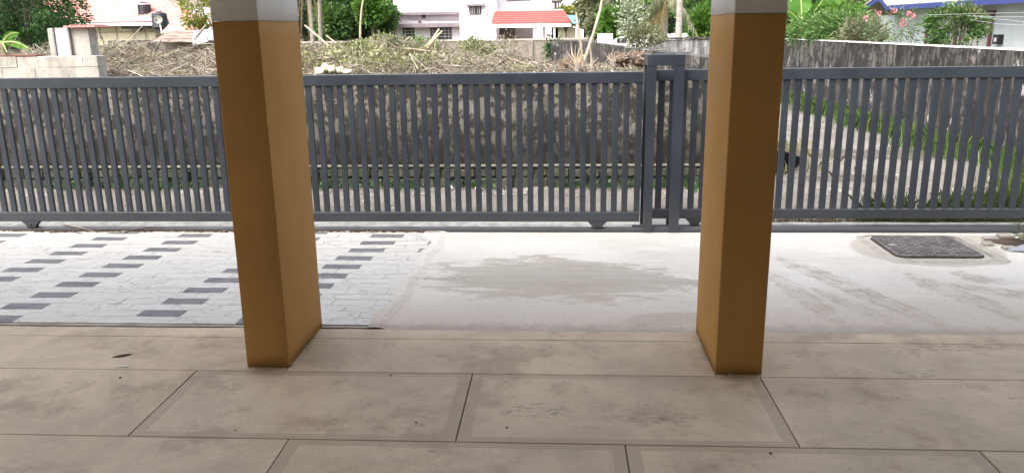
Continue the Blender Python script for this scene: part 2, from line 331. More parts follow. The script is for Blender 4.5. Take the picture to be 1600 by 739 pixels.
M_tarp = simple('grey tarpaulin', (.30, .29, .33), (.18, .17, .2), 3, .6, .6, 6); M_dish = simple('dull dish metal', (.32, .31, .28), (.22, .2, .18), 5, .6)
M_blue = simple('royal blue fascia paint', (.03, .045, .17), (.035, .055, .21), 2, .5); M_paleblue = simple('pale grey blue wall paint', (.42, .46, .46), (.36, .40, .40), 1, .9)
M_maroon = simple('maroon door frame', (.10, .035, .035), rough=.6); M_door = simple('stone grey door panel', (.33, .33, .30), (.27, .27, .25), 2, .7)
M_black = simple('black enamel', (.012, .012, .013), rough=.5); M_cloth = simple('dirty cream cloth', (.62, .57, .42), (.45, .40, .27), 9, .95, .5, 20)
M_deadleaf = simple('dead brown leaf', (.07, .035, .02), rough=.8); M_chalk = simple('white plastic scrap', (.75, .75, .72), rough=.6)
M_iron = simple('worn cast iron', (.26, .245, .24), (.14, .13, .13), 14, .55, .6, 90, .2); M_void = simple('painted drain darkness', (.008, .008, .008), rough=1, spec=.05)
M_sheet = simple('grey plastic sheet', (.36, .38, .44), (.3, .32, .38), 6, .5); M_rubble = simple('mossy stone', (.075, .075, .05), (.03, .04, .018), 10, .95, .9, 20)
M_pebble = leafmat('mixed gravel', [(.15, .12, .1), (.3, .27, .23), (.45, .42, .38)], 0, .95)

# ------------------------------------------------------------------ ground sheets
mb = MB(); xs = np.concatenate([np.linspace(-400, -30, 8), np.linspace(-20, 20, 9), np.linspace(30, 400, 8)])
ys = np.array([-100, -20, 4, 7.2, 9, 16, 24, 30, 38, 46, 60, 90, 150, 400, 900.]); nx = len(xs)
vv = [(x, y, -.06 - .47 * min(1, max(0, (y - 24) / 22))) for y in ys for x in xs]
mb.add(vv, [(j*nx+i, j*nx+i+1, (j+1)*nx+i+1, (j+1)*nx+i) for j in range(len(ys)-1) for i in range(nx-1)])
tag(put('ground', mb, M_soil), kind='structure')
def sheet(x0, x1, y0, y1, z, nx, ny, amp=0, seed=0):
    m = MB(); X = np.linspace(x0, x1, nx+1); Y = np.linspace(y0, y1, ny+1); rr = np.random.default_rng(seed)
    v = [(x, y, z + (rr.random() - .5) * amp) for y in Y for x in X]
    return m.add(v, [(j*(nx+1)+i, j*(nx+1)+i+1, (j+1)*(nx+1)+i+1, (j+1)*(nx+1)+i) for j in range(ny) for i in range(nx)])
lane = tag(put('lane', sheet(-12, 12, 7.2, 24, -.012, 150, 110, .02, 3), M_lane), kind='structure')
drive = put('driveway', sheet(-14, 9, 4.485, 7.2, -.004, 60, 12), M_conc); tag(drive, kind='structure')
# low cement curb under the gate track
# ------------------------------------------------------------------ porch floor of slabs
floor = put('porch_floor', sheet(-9, 9, -3, 4.47, -.012, 2, 2), M_grout); tag(floor, kind='structure')
def slab(x0, x1, y0, y1, mat, b=.0025, gap=.0027, top=.0):
    cx, cy = (x0+x1)/2, (y0+y1)/2; m = MB().cbox(x0+gap-cx, x1-gap-cx, y0+gap-cy, y1-gap-cy, -.03, top, b)
    return link('slab', m.mesh('slab'), mat, floor, (cx, cy, 0))
Y1, Y2 = 3.862, 3.147
me_full = None
for row, (ya, xoff) in enumerate([(3.147, -.455), (2.432, -1.2), (1.717, -.455), (1.002, -1.2), (.287, -.455)]):
    for k in range(-5, 5):
        x0 = xoff + k * 1.485
        if x0 > 6.5 or x0 < -7.6: continue
        banded = (row == 0 and k in (-1, 0)) or (row == 1 and k in (0, 1)) or row > 2
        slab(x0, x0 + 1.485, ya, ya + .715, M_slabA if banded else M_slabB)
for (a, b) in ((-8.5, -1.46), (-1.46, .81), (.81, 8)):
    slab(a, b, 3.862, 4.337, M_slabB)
# broken edge strip
m = MB(); n = 150; X = np.linspace(-8.6, 8.2, n); r = np.random.default_rng(5)
top = [(x, 4.3365 + .006 * r.random()**3, .0) for x in X]; edge = [(x, 4.472 + .02 * r.random() * (1 if x < -1 else .5), .001) for x in X]; low = [(e[0], e[1] + .004, -.03) for e in edge]; lowf = [(t[0], t[1]-.001, -.03) for t in top]
m.add(top + edge + low + lowf, [(i, i+1, n+i+1, n+i) for i in range(n-1)] + [(n+i, n+i+1, 2*n+i+1, 2*n+i) for i in range(n-1)] + [(3*n+i, 3*n+i+1, i+1, i) for i in range(n-1)])
put('edge_strip', m, M_cement if False else M_slabB, floor)

# ------------------------------------------------------------------ riven tile paving
def xb(y): return -1.075 - .03 * (6.85 - y) + .012 * math.sin(y * 9)
pav = thing('tile_paving', (-3, 4.53, 0), 'x', 'y'); del pav['label'], pav['category']; pav['kind'] = 'structure'
bed = put('bedding', sheet(-8, -1.10, 4.5, 6.84, 0.002, 2, 2), M_cement, pav)
TW, TH = 1.722 / 6, .1165
tiles = []; y0t = 4.535
for rrow in range(20):
    ya = y0t + rrow * TH; yb = ya + TH; ym = (ya + yb) / 2
    # rows where columns B and D sit (y of a B tile bottom: 4.75 + k*.233)
    even = round((4.75 - ya) / TH) % 2 == 0
    shear = .165 * (ym - 6.6)
    xd = (-3.385 if even else -4.10) + shear + r.normal(0, .006)
    for k in range(-16, 14):
        xa = xd + k * TW; xe = xa + TW; lim = xb(ym)
        if xa > lim - .05 or xe < -6.6: continue
        xe = min(xe, lim)
        tiles.append((xa, xe, ya, yb, k % 6 == 0))
def vis(t):
    cx, cy = (t[0]+t[1])/2, (t[2]+t[3])/2; return t[1] > (-.66 * cy - .35)
vt = sorted([t for t in tiles if vis(t)], key=lambda t: t[2]); far = [t for t in tiles if not vis(t)]
nd = 0; wmeshes = {}
def tile_mb(xa, xe, ya, yb, seed, h=.008):
    q = np.random.default_rng(seed); m = MB(); g = .0014; cx, cy = (xa+xe)/2, (ya+yb)/2
    nx_, ny_ = 6, 3; X = np.linspace(xa+g, xe-g, nx_); Yv = np.linspace(ya+g, yb-g, ny_)
    hh = h + q.random() * .0016 + q.normal(0, .0007, (ny_, nx_))
    v = [(X[i], Yv[j], hh[j, i]) for j in range(ny_) for i in range(nx_)]
    f = [(j*nx_+i, j*nx_+i+1, (j+1)*nx_+i+1, (j+1)*nx_+i) for j in range(ny_-1) for i in range(nx_-1)]
    rim = [i for i in range(nx_)] + [j*nx_+nx_-1 for j in range(1, ny_)] + [(ny_-1)*nx_+i for i in range(nx_-2, -1, -1)] + [j*nx_ for j in range(ny_-2, 0, -1)]
    b = len(v); v += [(v[i][0], v[i][1], -.004) for i in rim]
    f += [(rim[i], b+i, b+(i+1) % len(rim), rim[(i+1) % len(rim)]) for i in range(len(rim))]
    m.add(v, f); return m, (cx, cy, 0)
rest = MB(); restd = MB()
for i, t in enumerate(vt[:299]):
    m, c = tile_mb(*t[:4], i); link('tile', m.mesh('tile', c), M_tileG if t[4] else M_tileW, pav, Vector(c) - pav.location)
for i, t in enumerate(vt[299:] + far):
    m, c = tile_mb(*t[:4], i + 999); (restd if t[4] else rest).add(np.concatenate(m.v), m.f)
print('tiles', len(vt), len(far))
tag(put('outer_tiles', rest, M_tileW, pav), kind='stuff'); tag(put('outer_dark_tiles', restd, M_tileG, pav), kind='stuff')
# ragged cement skirt between tiles and concrete, and mortar strip by the gate track
m = MB(); Yv = np.linspace(4.49, 6.87, 60)
a = [(xb(y) - .012 + r.normal(0, .008), y, .011) for y in Yv]; b = [(xb(y) + .05 + r.normal(0, .008), y, .009) for y in Yv]; c = [(q[0] + .05, q[1], -.003) for q in b]
m.add(a + b + c, [(i+60*k, i+60+60*k, i+61+60*k, i+1+60*k) for k in (0, 1) for i in range(59)])
tag(put('cement_skirt', m, M_conc), kind='structure')
m = MB(); X = np.linspace(-8, -1.06, 120)
a = [(x, 6.87, .010) for x in X]; b = [(x, 6.815 + r.normal(0, .012), .0125) for x in X]; c = [(x, q[1] - .012, .004) for x, q in zip(X, b)]
m.add(a + b + c, [(i+120*k, i+1+120*k, i+121+120*k, i+120+120*k) for k in (0, 1) for i in range(119)])
tag(put('mortar_strip', m, M_cement), kind='structure')

# ------------------------------------------------------------------ porch pillars and roof
def pillar(x0, x1, y0, y1, label):
    t = thing('pillar', ((x0+x1)/2, (y0+y1)/2, 0), label, 'pillar', 'pillars of the porch')
    def col(z0, z1, e=0.0):
        m = MB(); b = .007; n = 24
        ring = []
        for (cx, cy, a0) in ((x1-b+e, y1-b+e, 0), (x0+b-e, y1-b+e, 90), (x0+b-e, y0+b-e, 180), (x1-b+e, y0+b-e, 270)):
            for k in range(4): q = R(a0 + 30*k); ring.append((cx + b*math.cos(q), cy + b*math.sin(q)))
        zs = np.linspace(z0, z1, n); vs = [(x, y, z) for z in zs for (x, y) in ring]
        m.add(vs, [(i*16+k, i*16+(k+1) % 16, (i+1)*16+(k+1) % 16, (i+1)*16+k) for i in range(n-1) for k in range(16)] + [tuple(range(16))[::-1], tuple(range((n-1)*16, n*16))])
        return m
    put('shaft', col(0, 1.8), M_ochre, t, True); put('upper_shaft', col(1.802, 3.90, .0005), M_cream, t, True)
    # rough mortar crumbs at the foot
    m = MB()
    for k in range(12):
        s = random.choice((0, 1, 2)); q = .003 + random.random() * .006
        x, y = {0: (random.uniform(x0, x1), y0 - .004), 1: (x1 + .004, random.uniform(y0, y1)), 2: (x0 - .004, random.uniform(y0, y1))}[s]
        m.cbox(x-q, x+q, y-q, y+q, 0, q*.9, q*.3)
    tag(put('mortar_crumbs', m, M_cement, t), kind='stuff')
pillar(-1.684, -1.452, 3.912, 4.535, 'left ochre pillar with white top, standing between tiles and porch floor')
pillar(.806, 1.045, 3.888, 4.50, 'right ochre pillar with white top, standing beside the plain concrete driveway')
roof = thing('porch_roof', (0, 0, 4), 'white underside of the porch roof carried by the ochre pillars', 'roof')
put('roof_slab', MB().box(-9, 9, -3, 4.55, 4.03, 4.18), M_ceil, roof); put('beam', MB().box(-9, 9, 3.95, 4.45, 3.90, 4.028), M_ceil, roof)
hw = thing('house_wall', (0, -3, 0), 'dull painted house wall at the back of the porch', 'wall')
put('wall_panel', MB().box(-9, 9, -3.2, -3.0, 0, 4.028), M_house, hw)

# ------------------------------------------------------------------ sliding gates
def rail_box(x0, x1, yc, d, z0, z1):
    m = MB(); b = .004; poly = [(yc-d+b, z0), (yc+d-b, z0), (yc+d, z0+b), (yc+d, z1-b), (yc+d-b, z1), (yc-d+b, z1), (yc-d, z1-b), (yc-d, z0+b)]
    return m.prism(poly, 'x', x0, x1)
def gate(x0, x1, y, pitch, pw, first, label, wheels, ztop=1.38, bend=0):
    g = thing('sliding_gate', ((x0+x1)/2, y, 0), label, 'gate', 'sliding gate leaves')
    zb0, zb1, zt0 = .086, .172, ztop - .094
    put('top_rail', rail_box(x0, x1, y, .025, zt0, ztop), M_steel, g); put('bottom_rail', rail_box(x0, x1, y, .025, zb0, zb1), M_steel, g)
    m = MB(); b = .004; h = pw/2; d = .0145
    m.prism([(-h+b, -d), (h-b, -d), (h, -d+b), (h, d-b), (h-b, d), (-h+b, d), (-h, d-b), (-h, -d+b)], 'z', zb1, zt0)
    me = m.mesh('picket'); p0 = None; x = first
    while x > x0 + .06: x -= pitch
    x += pitch
    while x < x1 - .07:
        loc = Vector((x, y, 0)) - g.location
        if p0 is None: p0 = link('picket', me, M_steel, g, loc)
        else: again(p0, g, loc)
        x += pitch
    for xs_ in (x0 + .025, x1 - .025):
        put('end_stile', MB().box(xs_-.025, xs_+.025, y-.021, y+.021, zb1+.001, zt0-.001), M_steel, g)
    for xw in wheels:
        br = put('wheel_bracket', MB().prism([(xw-.085, zb0-.001), (xw-.045, .045), (xw-.04, .028), (xw+.04, .028), (xw+.045, .045), (xw+.085, zb0-.001)], 'y', y-.024, y-.016).prism([(xw-.085, zb0-.001), (xw-.045, .045), (xw-.04, .028), (xw+.04, .028), (xw+.045, .045), (xw+.085, zb0-.001)], 'y', y+.016, y+.024), M_steel, g)
        m = MB(); n = 20; vs = [(xw + rr*math.cos(2*math.pi*k/n), yy, .052 + rr*math.sin(2*math.pi*k/n)) for (rr, yy) in ((.032, y-.014), (.026, y), (.032, y+.014)) for k in range(n)]
        m.add(vs, [(i*n+k, i*n+(k+1) % n, (i+1)*n+(k+1) % n, (i+1)*n+k) for i in (0, 1) for k in range(n)] + [tuple(range(n)), tuple(range(2*n, 3*n))[::-1]])
        put('wheel', m, M_rust, br); put('axle_bolt', MB().tube([(xw, y-.034, .052), (xw, y-.024, .052)], .009, 6), M_rust, br)
    return g
gate(-8.1, .70, 6.93, .0917, .0515, -2.0, 'long slate grey picket gate leaf behind the left pillar, before the mouldy wall', (-4.878, .332), 1.382)
gate(.775, 8.2, 7.05, .0957, .0545, 2.79, 'slate grey picket gate leaf passing behind the right pillar, in front of the grassy lane', (1.205, 6.2), 1.39)
# guide portal
gp = thing('gate_guide_frame', (.88, 7.0, 0), 'tall slate grey steel guide frame where the two gate leaves meet', 'gate frame')
for (xa, xe, ya, ye) in ((.730, .806, 6.862, 6.895), (.955, 1.038, 6.862, 6.895), (.730, .790, 7.115, 7.150), (.965, 1.038, 7.115, 7.150)):
    put('post', MB().box(xa, xe, ya, ye, 0, 1.43), M_steel, gp)
put('top_beam', MB().cbox(.728, 1.040, 6.86, 6.897, 1.432, 1.522, .003), M_steel, gp)
put('rear_beam', MB().cbox(.728, 1.040, 7.113, 7.152, 1.432, 1.522, .003), M_steel, gp)
for (xa, xe) in ((.729, .775), (.99, 1.039)): put('side_beam', MB().box(xa, xe, 6.899, 7.111, 1.434, 1.520), M_steel, gp)
for xx in (.767, .997): put('guide_roller', MB().tube([(xx, 6.985, 1.30), (xx, 6.985, 1.432)], .016, 10), M_rust, gp)
tr = thing('gate_track', (0, 6.93, 0), 'long steel ground track under the sliding gates', 'track')
put('track_plate', MB().cbox(-8.2, 8.3, 6.872, 6.985, 0, .020, .002), M_steel, tr); put('track_ridge', MB().prism([(6.918, .0205), (6.942, .0205), (6.930, .034)], 'x', -8.2, 8.3), M_steel, tr)
put('rear_plate', MB().cbox(.65, 8.3, 7.02, 7.08, 0, .018, .002), M_steel, tr)
m = MB(); X = np.linspace(-8.4, 8.4, 140); a = [(x, 6.99, .010) for x in X]; b = [(x, 7.2 + r.normal(0, .006), .011) for x in X]; c = [(x, 7.225 + r.normal(0, .008), -.02) for x in X]
m.add(a + b + c, [(i+140*k, i+1+140*k, i+141+140*k, i+140+140*k) for k in (0, 1) for i in range(139)])
tag(put('kerb', m, M_cap), kind='structure')

# ------------------------------------------------------------------ manhole and broken pit on the driveway
mh = thing('manhole_cover', (2.94, 6.36, 0), 'worn dark cast iron manhole cover with ridged tread set in the concrete near the gate', 'manhole cover')
def rrect(x0, x1, y0, y1, rad, n=5):
    o = []
    for (cx, cy, a0) in ((x1-rad, y1-rad, 0), (x0+rad, y1-rad, 90), (x0+rad, y0+rad, 180), (x1-rad, y0+rad, 270)):
        for k in range(n): q = R(a0 + 90*k/(n-1)); o.append((cx + rad*math.cos(q), cy + rad*math.sin(q)))
    return o
put('plate', MB().prism(rrect(2.61, 3.27, 6.09, 6.70, .07), 'z', 0.0, .016), M_iron, mh)
put('frame_ring', MB().prism(rrect(2.602, 3.278, 6.082, 6.708, .08), 'z', -.004, .007), M_rust, mh)
m = MB()
for i in range(17):
    for j in range(17):
        x = 2.65 + i*.036; y = 6.13 + j*.034
        if (i + j) % 2: m.box(x-.014, x+.014, y-.005, y+.005, .0155, .0215)
        else: m.box(x-.005, x+.005, y-.014, y+.014, .0155, .0215)
put('tread_pattern', m, M_iron, mh); [put('lift_slot', MB().box(x-.03, x+.03, 6.38, 6.40, .0155, .0235), M_chalk, mh) for x in (2.68,)]
# cement collar, slightly raised around the cover
o1 = rrect(2.555, 3.325, 6.035, 6.755, .09); o2 = rrect(2.50, 3.42, 5.93, 6.80, .14)
m = MB(); o2 = [(x + r.normal(0, .008), y + r.normal(0, .008)) for x, y in o2]; n = len(o1)
m.add([(x, y, .003) for x, y in o1] + [(x, y, -.003) for x, y in o2], [(i, n+i, n+(i+1) % n, (i+1) % n) for i in range(n)])
put('collar', m, simple('collar cement', (.42, .395, .355), (.33, .31, .275), 10, .9, .5, 50), mh)
pit = thing('broken_pit', (3.72, 6.45, 0), 'small weedy hole broken in the concrete beside the manhole cover', 'hole')
m = MB(); pts = [(3.50, 6.62), (3.62, 6.70), (3.95, 6.66), (4.1, 6.4), (3.85, 6.28), (3.66, 6.40)]
put('flat_dark_hollow', MB().add([(x, y, .003) for x, y in pts], [tuple(range(6))[::-1]]), M_mound, pit)
for k in range(11):
    q = 2*math.pi*k/11; x = 3.76 + .30*math.cos(q) + r.normal(0, .02); y = 6.5 + .2*math.sin(q) + r.normal(0, .015); s = .03 + .03*r.random()
    put('concrete_chunk', MB().cbox(x-s, x+s, y-s*.7, y+s*.7, -.003, .012 + .02*r.random(), .008), M_cement, pit)
sh = MB(); A = G(1563, 393); B_ = G(1600, 404); sh.add([(3.50, 6.28, .01), (4.3, 6.12, .01), (4.3, 6.34, .01), (3.86, 6.36, .10), (3.86, 6.35, .09), (4.25, 6.3, .16)], [(0, 1, 2, 3), (0, 4, 1), (3, 4, 0), (1, 5, 4), (4, 5, 2)])
tag(put('folded_sheet', sh, M_sheet, at=(3.9, 6.3, 0)), 'folded pale grey plastic sheet lying at the weedy hole by the right edge', 'sheet')

# ------------------------------------------------------------------ leaf / blade generators
def unit(v): return v / np.linalg.norm(v, axis=1, keepdims=True)
def leafquads(p, L, W, rng, up=.0, dirs=None):
    n = len(p); d = rng.normal(size=(n, 3)) if dirs is None else dirs + rng.normal(0, .35, (n, 3)); d[:, 2] += up; d = unit(d)
    s = unit(np.cross(d, rng.normal(size=(n, 3)))); nn = np.cross(d, s)
    l = L * (.6 + .8 * rng.random((n, 1))); w_ = W * (.6 + .8 * rng.random((n, 1)))
    m = p + d * l * .45 - nn * w_ * .15
    v = np.stack([p, m + s * w_ / 2, p + d * l - nn * l * .12, m - s * w_ / 2], 1).reshape(-1, 3); return v
def quadmesh(name, v, k=4):
    n = len(v) // k; me = bpy.data.meshes.new(name); me.vertices.add(len(v)); me.vertices.foreach_set('co', v.astype(np.float32).ravel())
    me.loops.add(n * k); me.loops.foreach_set('vertex_index', np.arange(n * k, dtype=np.int32)); me.polygons.add(n)
    me.polygons.foreach_set('loop_start', np.arange(0, n * k, k, dtype=np.int32)); me.update(calc_edges=True); me.validate(); return me
def putq(name, v, mat, parent=None, at=(0, 0, 0), k=4):
    a = wloc(parent) if parent else Vector(at); return link(name, quadmesh(name, v - np.array(a), k), mat, parent, (0, 0, 0) if parent else a)
def blades(pts, h, wd, rng, lean=.35):
    n = len(pts); hh = h * (.4 + .9 * rng.random((n, 1))); a = rng.random(n) * 2 * np.pi; s = np.stack([np.cos(a), np.sin(a), np.zeros(n)], 1) * wd
    ln = rng.normal(0, lean, (n, 3)) * hh; ln[:, 2] = 0; mid = pts + ln * .35 + np.array([0, 0, 1]) * hh * .6; tip = pts + ln * 1.1 + np.array([0, 0, 1]) * hh
    return np.stack([pts - s, pts + s, mid + s * .8, tip, mid - s * .8], 1).reshape(-1, 3)
def ground_pts(n, f, rng):
    out = []
    while len(out) < n:
        q = f(rng); 
        if q is not None: out.append(q)
    return np.array(out)

# ------------------------------------------------------------------ the old wall across the lane
XW0, XW1, YW = -10.5, 2.05, 9.08
wt = 1.255
bw = thing('boundary_wall', (-4, YW, 0), 'long mouldy plastered wall across the lane behind the left gate leaf', 'wall')
m = MB(); nxw, nzw = 160, 16; X = np.linspace(XW0, XW1, nxw); Zs = np.linspace(0, wt, nzw); q = np.random.default_rng(11)
yo = q.normal(0, .006, (nzw, nxw)); tp = q.normal(0, .008, nxw)
v = [(X[i], YW + yo[j, i], Zs[j] + (tp[i] if j == nzw-1 else 0)) for j in range(nzw) for i in range(nxw)]
f = [(j*nxw+i, j*nxw+i+1, (j+1)*nxw+i+1, (j+1)*nxw+i) for j in range(nzw-1) for i in range(nxw-1)]
b0 = len(v); v += [(X[i], YW + .22, wt + tp[i] + .005) for i in range(nxw)] + [(X[i], YW + .22, 0) for i in range(nxw)]
f += [((nzw-1)*nxw+i, (nzw-1)*nxw+i+1, b0+i+1, b0+i) for i in range(nxw-1)] + [(b0+i, b0+i+1, b0+nxw+i+1, b0+nxw+i) for i in range(nxw-1)]
f += [tuple([j*nxw+nxw-1 for j in range(nzw)] + [b0+nxw-1, b0+2*nxw-1])]
m.add(v, f); put('plaster_face', m, M_wall, bw, True)
put('ledge', MB().cbox(XW0, XW1+.02, YW-.085, YW-.012, .225, .243, .004), M_ledge, bw)
put('plinth', MB().box(XW0, XW1+.01, YW-.06, YW-.013, -.02, .224), M_plinth, bw)
# stones of the exposed footing
q = np.random.default_rng(12)
for (z0, z1) in ((-.02, .105), (.115, .215)):
    x = -6.9 + q.random()*.1
    while x < XW1:
        wv = .13 + .14*q.random(); o = .02 + .045*q.random(); mbx = MB(); cx = x + wv/2; zz = z1 - .02*q.random()
        vs = [(dx, dy, dz) for dy in (-o, .0) for (dx, dz) in ((-wv/2+.01, z0+.01), (-wv*.1, z0), (wv/2-.01, z0+.02*q.random()), (wv/2-.012, zz-.02*q.random()), (0, zz), (-wv/2+.012, zz-.015))]
        vs = [(a_ * (.86 if b_ < 0 else 1), b_ + q.normal(0, .004), c_) for a_, b_, c_ in vs]
        mbx.add(vs, [(0,1,2,3,4,5), (11,10,9,8,7,6)] + [(i, 6+i, 6+(i+1) % 6, (i+1) % 6) for i in range(6)])
        link('stone', mbx.mesh('stone'), M_rubble, bw, Vector((cx, YW-.062, 0)) - bw.location); x += wv + .006
# raised pale block courses at the left end
lb = thing('block_wall', (-7.5, YW+.1, 0), 'pale grey block courses topping the wall at far left under the banana plant', 'wall')
q = np.random.default_rng(13)
for ci, (z0, z1) in enumerate(((1.262, 1.382), (1.386, 1.506))):
    x = -10.4 - (.2 if ci else 0)
    while x < -5.33:
        xe = min(x + .39, -5.31); link('block', MB().cbox(x-(x+xe)/2, xe-(x+xe)/2, -.09, .09, z0, z1 + q.normal(0, .002), .004).mesh('block'), M_block, lb, Vector(((x+xe)/2, YW+.11+q.normal(0, .003), 0)) - lb.location); x = xe + .004
put('coping', MB().box(-10.4, -6.02, YW+.02, YW+.2, 1.508, 1.525), simple('rusty coping strip', (.16, .07, .05), rough=.9), lb)
# gate pier with sheet door
pr = thing('wall_shed', (-5.75, 9.6, 0), 'small pale cement hut with grey sheet door and red tile scraps above the wall', 'hut')
def PX(px, py, y): return P(px, py, y)
x0_, x1_, z1_ = PX(80, 88, 9.35).x, PX(143, 88, 9.35).x, PX(110, 44, 9.35).z
put('hut_wall', MB().cbox(x0_, x1_, 9.35, 9.52, 0, z1_, .01), M_block, pr)
dx0, dx1 = PX(87, 60, 9.33).x, PX(108, 60, 9.33).x
put('sheet_door', MB().box(dx0, dx1, 9.325, 9.345, 1.50, z1_-.02), simple('grey painted sheet', (.40, .40, .425), (.36, .36, .385), 4, .6), pr)
for xx in (dx0-.012, dx1+.012): put('door_jamb', MB().box(xx-.008, xx+.008, 9.31, 9.348, 1.48, z1_), simple('grey timber jamb', (.22, .2, .19), rough=.9), pr)
for k in range(7):
    x = PX(100, 44, 9.3).x + k*.055
    put('roof_tile', MB().prism([(x, z1_+.003), (x+.05, z1_+.006), (x+.045, z1_+.026+.01*(k % 2)), (x+.005, z1_+.022)], 'y', 9.28, 9.6), M_pinktile, pr)

# side wall of the plot going back from the corner
sw = thing('plot_side_wall', (1.6, 13, 0), 'streaked grey wall running back from the lane corner beside the uprooted stumps', 'wall')
path = [(2.05, 9.31), (1.62, 11.0), (1.38, 13.0), (1.22, 16.0), (1.08, 19.0), (.75, 22.5), (-.15, 23.5)]; zt = [1.36, 1.40, 1.40, 1.38, 1.36, 1.37, 1.38]
for i in range(len(path)-1):
    (xa, ya), (xe, ye) = path[i], path[i+1]; m = MB(); n = 10
    v = []; 
    for k in range(n+1):
        t = k/n; x = xa+(xe-xa)*t; y = ya+(ye-ya)*t; z = zt[i]+(zt[i+1]-zt[i])*t + q.normal(0, .006)
        v += [(x-.1, y, -.1), (x-.1, y, z), (x+.1, y, z), (x+.1, y, -.1)]
    m.add(v, [(k*4+a_, k*4+a_+1, k*4+a_+5, k*4+a_+4) for k in range(n) for a_ in range(3)] + [(0, 3, 2, 1), (n*4, n*4+1, n*4+2, n*4+3)])
    put('wall_panel', m, M_streak, sw)
# right wall with bleached coping
rw = thing('lane_wall', (5.5, 15, 0), 'dark rain streaked wall with bleached coping along the right side of the lane', 'wall')
def rwx(y): return 5.62 - .012*(y-9)
def rwz(y): return 1.40
n = 60; Yv = np.linspace(6.5, 22.2, n); m = MB(); v = []
for y in Yv: x = rwx(y) + q.normal(0, .006); v += [(x, y, -.1), (x, y, rwz(y)), (x+.2, y, rwz(y)), (x+.2, y, -.1)]
m.add(v, [(k*4+a_, k*4+a_+4, k*4+a_+5, k*4+a_+1) for k in range(n-1) for a_ in range(3)]); put('plaster_face', m, M_streak, rw)
v = []; m = MB()
for y in Yv: x = rwx(y)-.006; z = rwz(y)+.002; v += [(x, y, z), (x+q.normal(0, .004), y, z+.009+q.normal(0, .003)), (x+.224, y, z+.014), (x+.224, y, z)]
m.add(v, [(k*4+a_, k*4+a_+4, k*4+a_+5, k*4+a_+1) for k in range(n-1) for a_ in range(3)]); put('coping', m, M_cap, rw)
# grey block wall closing the lane
gw = thing('block_wall', (4, 22.4, 0), 'grey weathered block wall closing the lane behind the coconut trunk', 'wall')
for c_ in range(7):
    z0 = -.05 + c_*.207; x = 2.35 - (.2 if c_ % 2 else 0)
    while x < 5.6:
        xe = x + .40; link('block', MB().cbox(-.198, .198, -.08, .08, z0, z0+.202, .006).mesh('block'), M_gblock, gw, Vector((x+.2, 22.4+q.normal(0, .004), 0)) - gw.location); x = xe + .006
put('capping', MB().box(2.2, 5.7, 22.28, 22.52, 1.405, 1.45), M_streak, gw)
fw = thing('white_wall', (3.4, 30, 0), 'low white wall behind the grey block wall at the lane end', 'wall')
put('wall_panel', MB().cbox(2.2, 6.4, 30, 30.2, -.4, P(1060, 53, 30).z, .02), M_white, fw)
# back wall of the plot
bk = thing('back_wall', (-8, 50, 0), 'long brown boundary wall at the back of the plot below the white house', 'wall')
put('wall_panel', MB().box(-32, 3.6, 50, 50.22, -.7, 1.02), M_back, bk); put('coping', MB().box(-32, 3.65, 49.96, 50.26, 1.022, 1.12), M_cement, bk)
for k in range(9): x = -30 + k*4; put('pier', MB().box(x, x+.35, 49.9, 49.998, -.7, 1.018), M_back, bk)
dw = thing('dark_wall', (-15, 30, 0), 'low dark stained wall in front of the cream house, behind the brush heap', 'wall')
a_ = P(168, 62, 30); b_ = P(246, 62, 30); put('wall_panel', MB().box(a_.x, b_.x+.6, 30, 30.2, -.4, a_.z-.05), M_streak, dw)

# open drain hole at the end of the mouldy wall
dr = thing('open_drain', (2.85, 10.2, 0), 'black open drain mouth at the lane bend beside the right pillar', 'drain')
put('flat_dark_hollow', MB().prism([(2.5, .001), (2.86, .001), (3.04, .07), (3.0, .15), (2.78, .23), (2.5, .24)], 'y', 10.0, 10.03), M_void, dr)  # flat black sheet stands in for the dark inside of the drain
put('concrete_lip', MB().cbox(2.2, 2.72, 10.05, 10.6, -.02, .20, .05), M_plinth, dr)
put('drain_shade_floor', MB().add([(2.5, 9.75, .004), (2.8, 9.8, .004), (2.9, 10.0, .004), (2.5, 10.0, .004)], [(0,1,2,3)]), M_void, dr)

# ------------------------------------------------------------------ lane grass, weeds, gravel (uncountable)
rg = np.random.default_rng(21)
def gstrip(x0, x1, y0, y1): return lambda r_: (r_.uniform(x0, x1), r_.uniform(y0, y1), -.01)
p1 = ground_pts(9000, lambda r_: (lambda y: (rwx(y) - abs(r_.normal(0, .24 + .10*math.sin(y*2.3))), y, -.01))(r_.uniform(7.3, 22)), rg)
p2 = ground_pts(9500, lambda r_: (lambda x, y: (x, y, -.01) if y < 7.30 + .42*min(1, max(0, (x-2.7)/1.3)) + 1.1*min(1, max(0, x-4.0)) + .12*math.sin(x*7) else None)(r_.uniform(2.6, 6.5), r_.uniform(7.25, 8.9)), rg)
tag(putq('tall_grass', blades(p1, .26, .006, rg), M_grass, k=5), 'lush dark green grass along the foot of the right lane wall', 'grass', kind='stuff')
tag(putq('verge_grass', blades(p2, .25, .005, rg), M_grass2, k=5), 'bright tall grass just behind the right gate leaf', 'grass', kind='stuff')
p3 = ground_pts(3500, lambda r_: (r_.uniform(1.3, 6.5), 7.24 + abs(r_.normal(0, .05)), -.01), rg)
p4 = ground_pts(1800, lambda r_: (r_.normal(2.9, .35), r_.normal(11.5, 1.0), -.01), rg)
tag(putq('straw_grass', np.concatenate([blades(p3, .05, .003, rg), blades(p4, .12, .005, rg)]), M_drygrass, k=5), 'short straw coloured grass tufts along the kerb and lane bend', 'grass', kind='stuff')
p5 = ground_pts(3500, lambda r_: (lambda x: (x, YW - .12 - abs(r_.normal(0, .06 + .05*math.sin(x*3)**2)), 0) if math.sin(x*2.1) + math.sin(x*5.3) > -.7 else None)(r_.uniform(-7.5, 2.2)), rg)
lv = leafquads(p5[:1800] + rg.normal(0, .02, (1800, 3)) + np.array([0, 0, .04]), .05, .03, rg, .5)
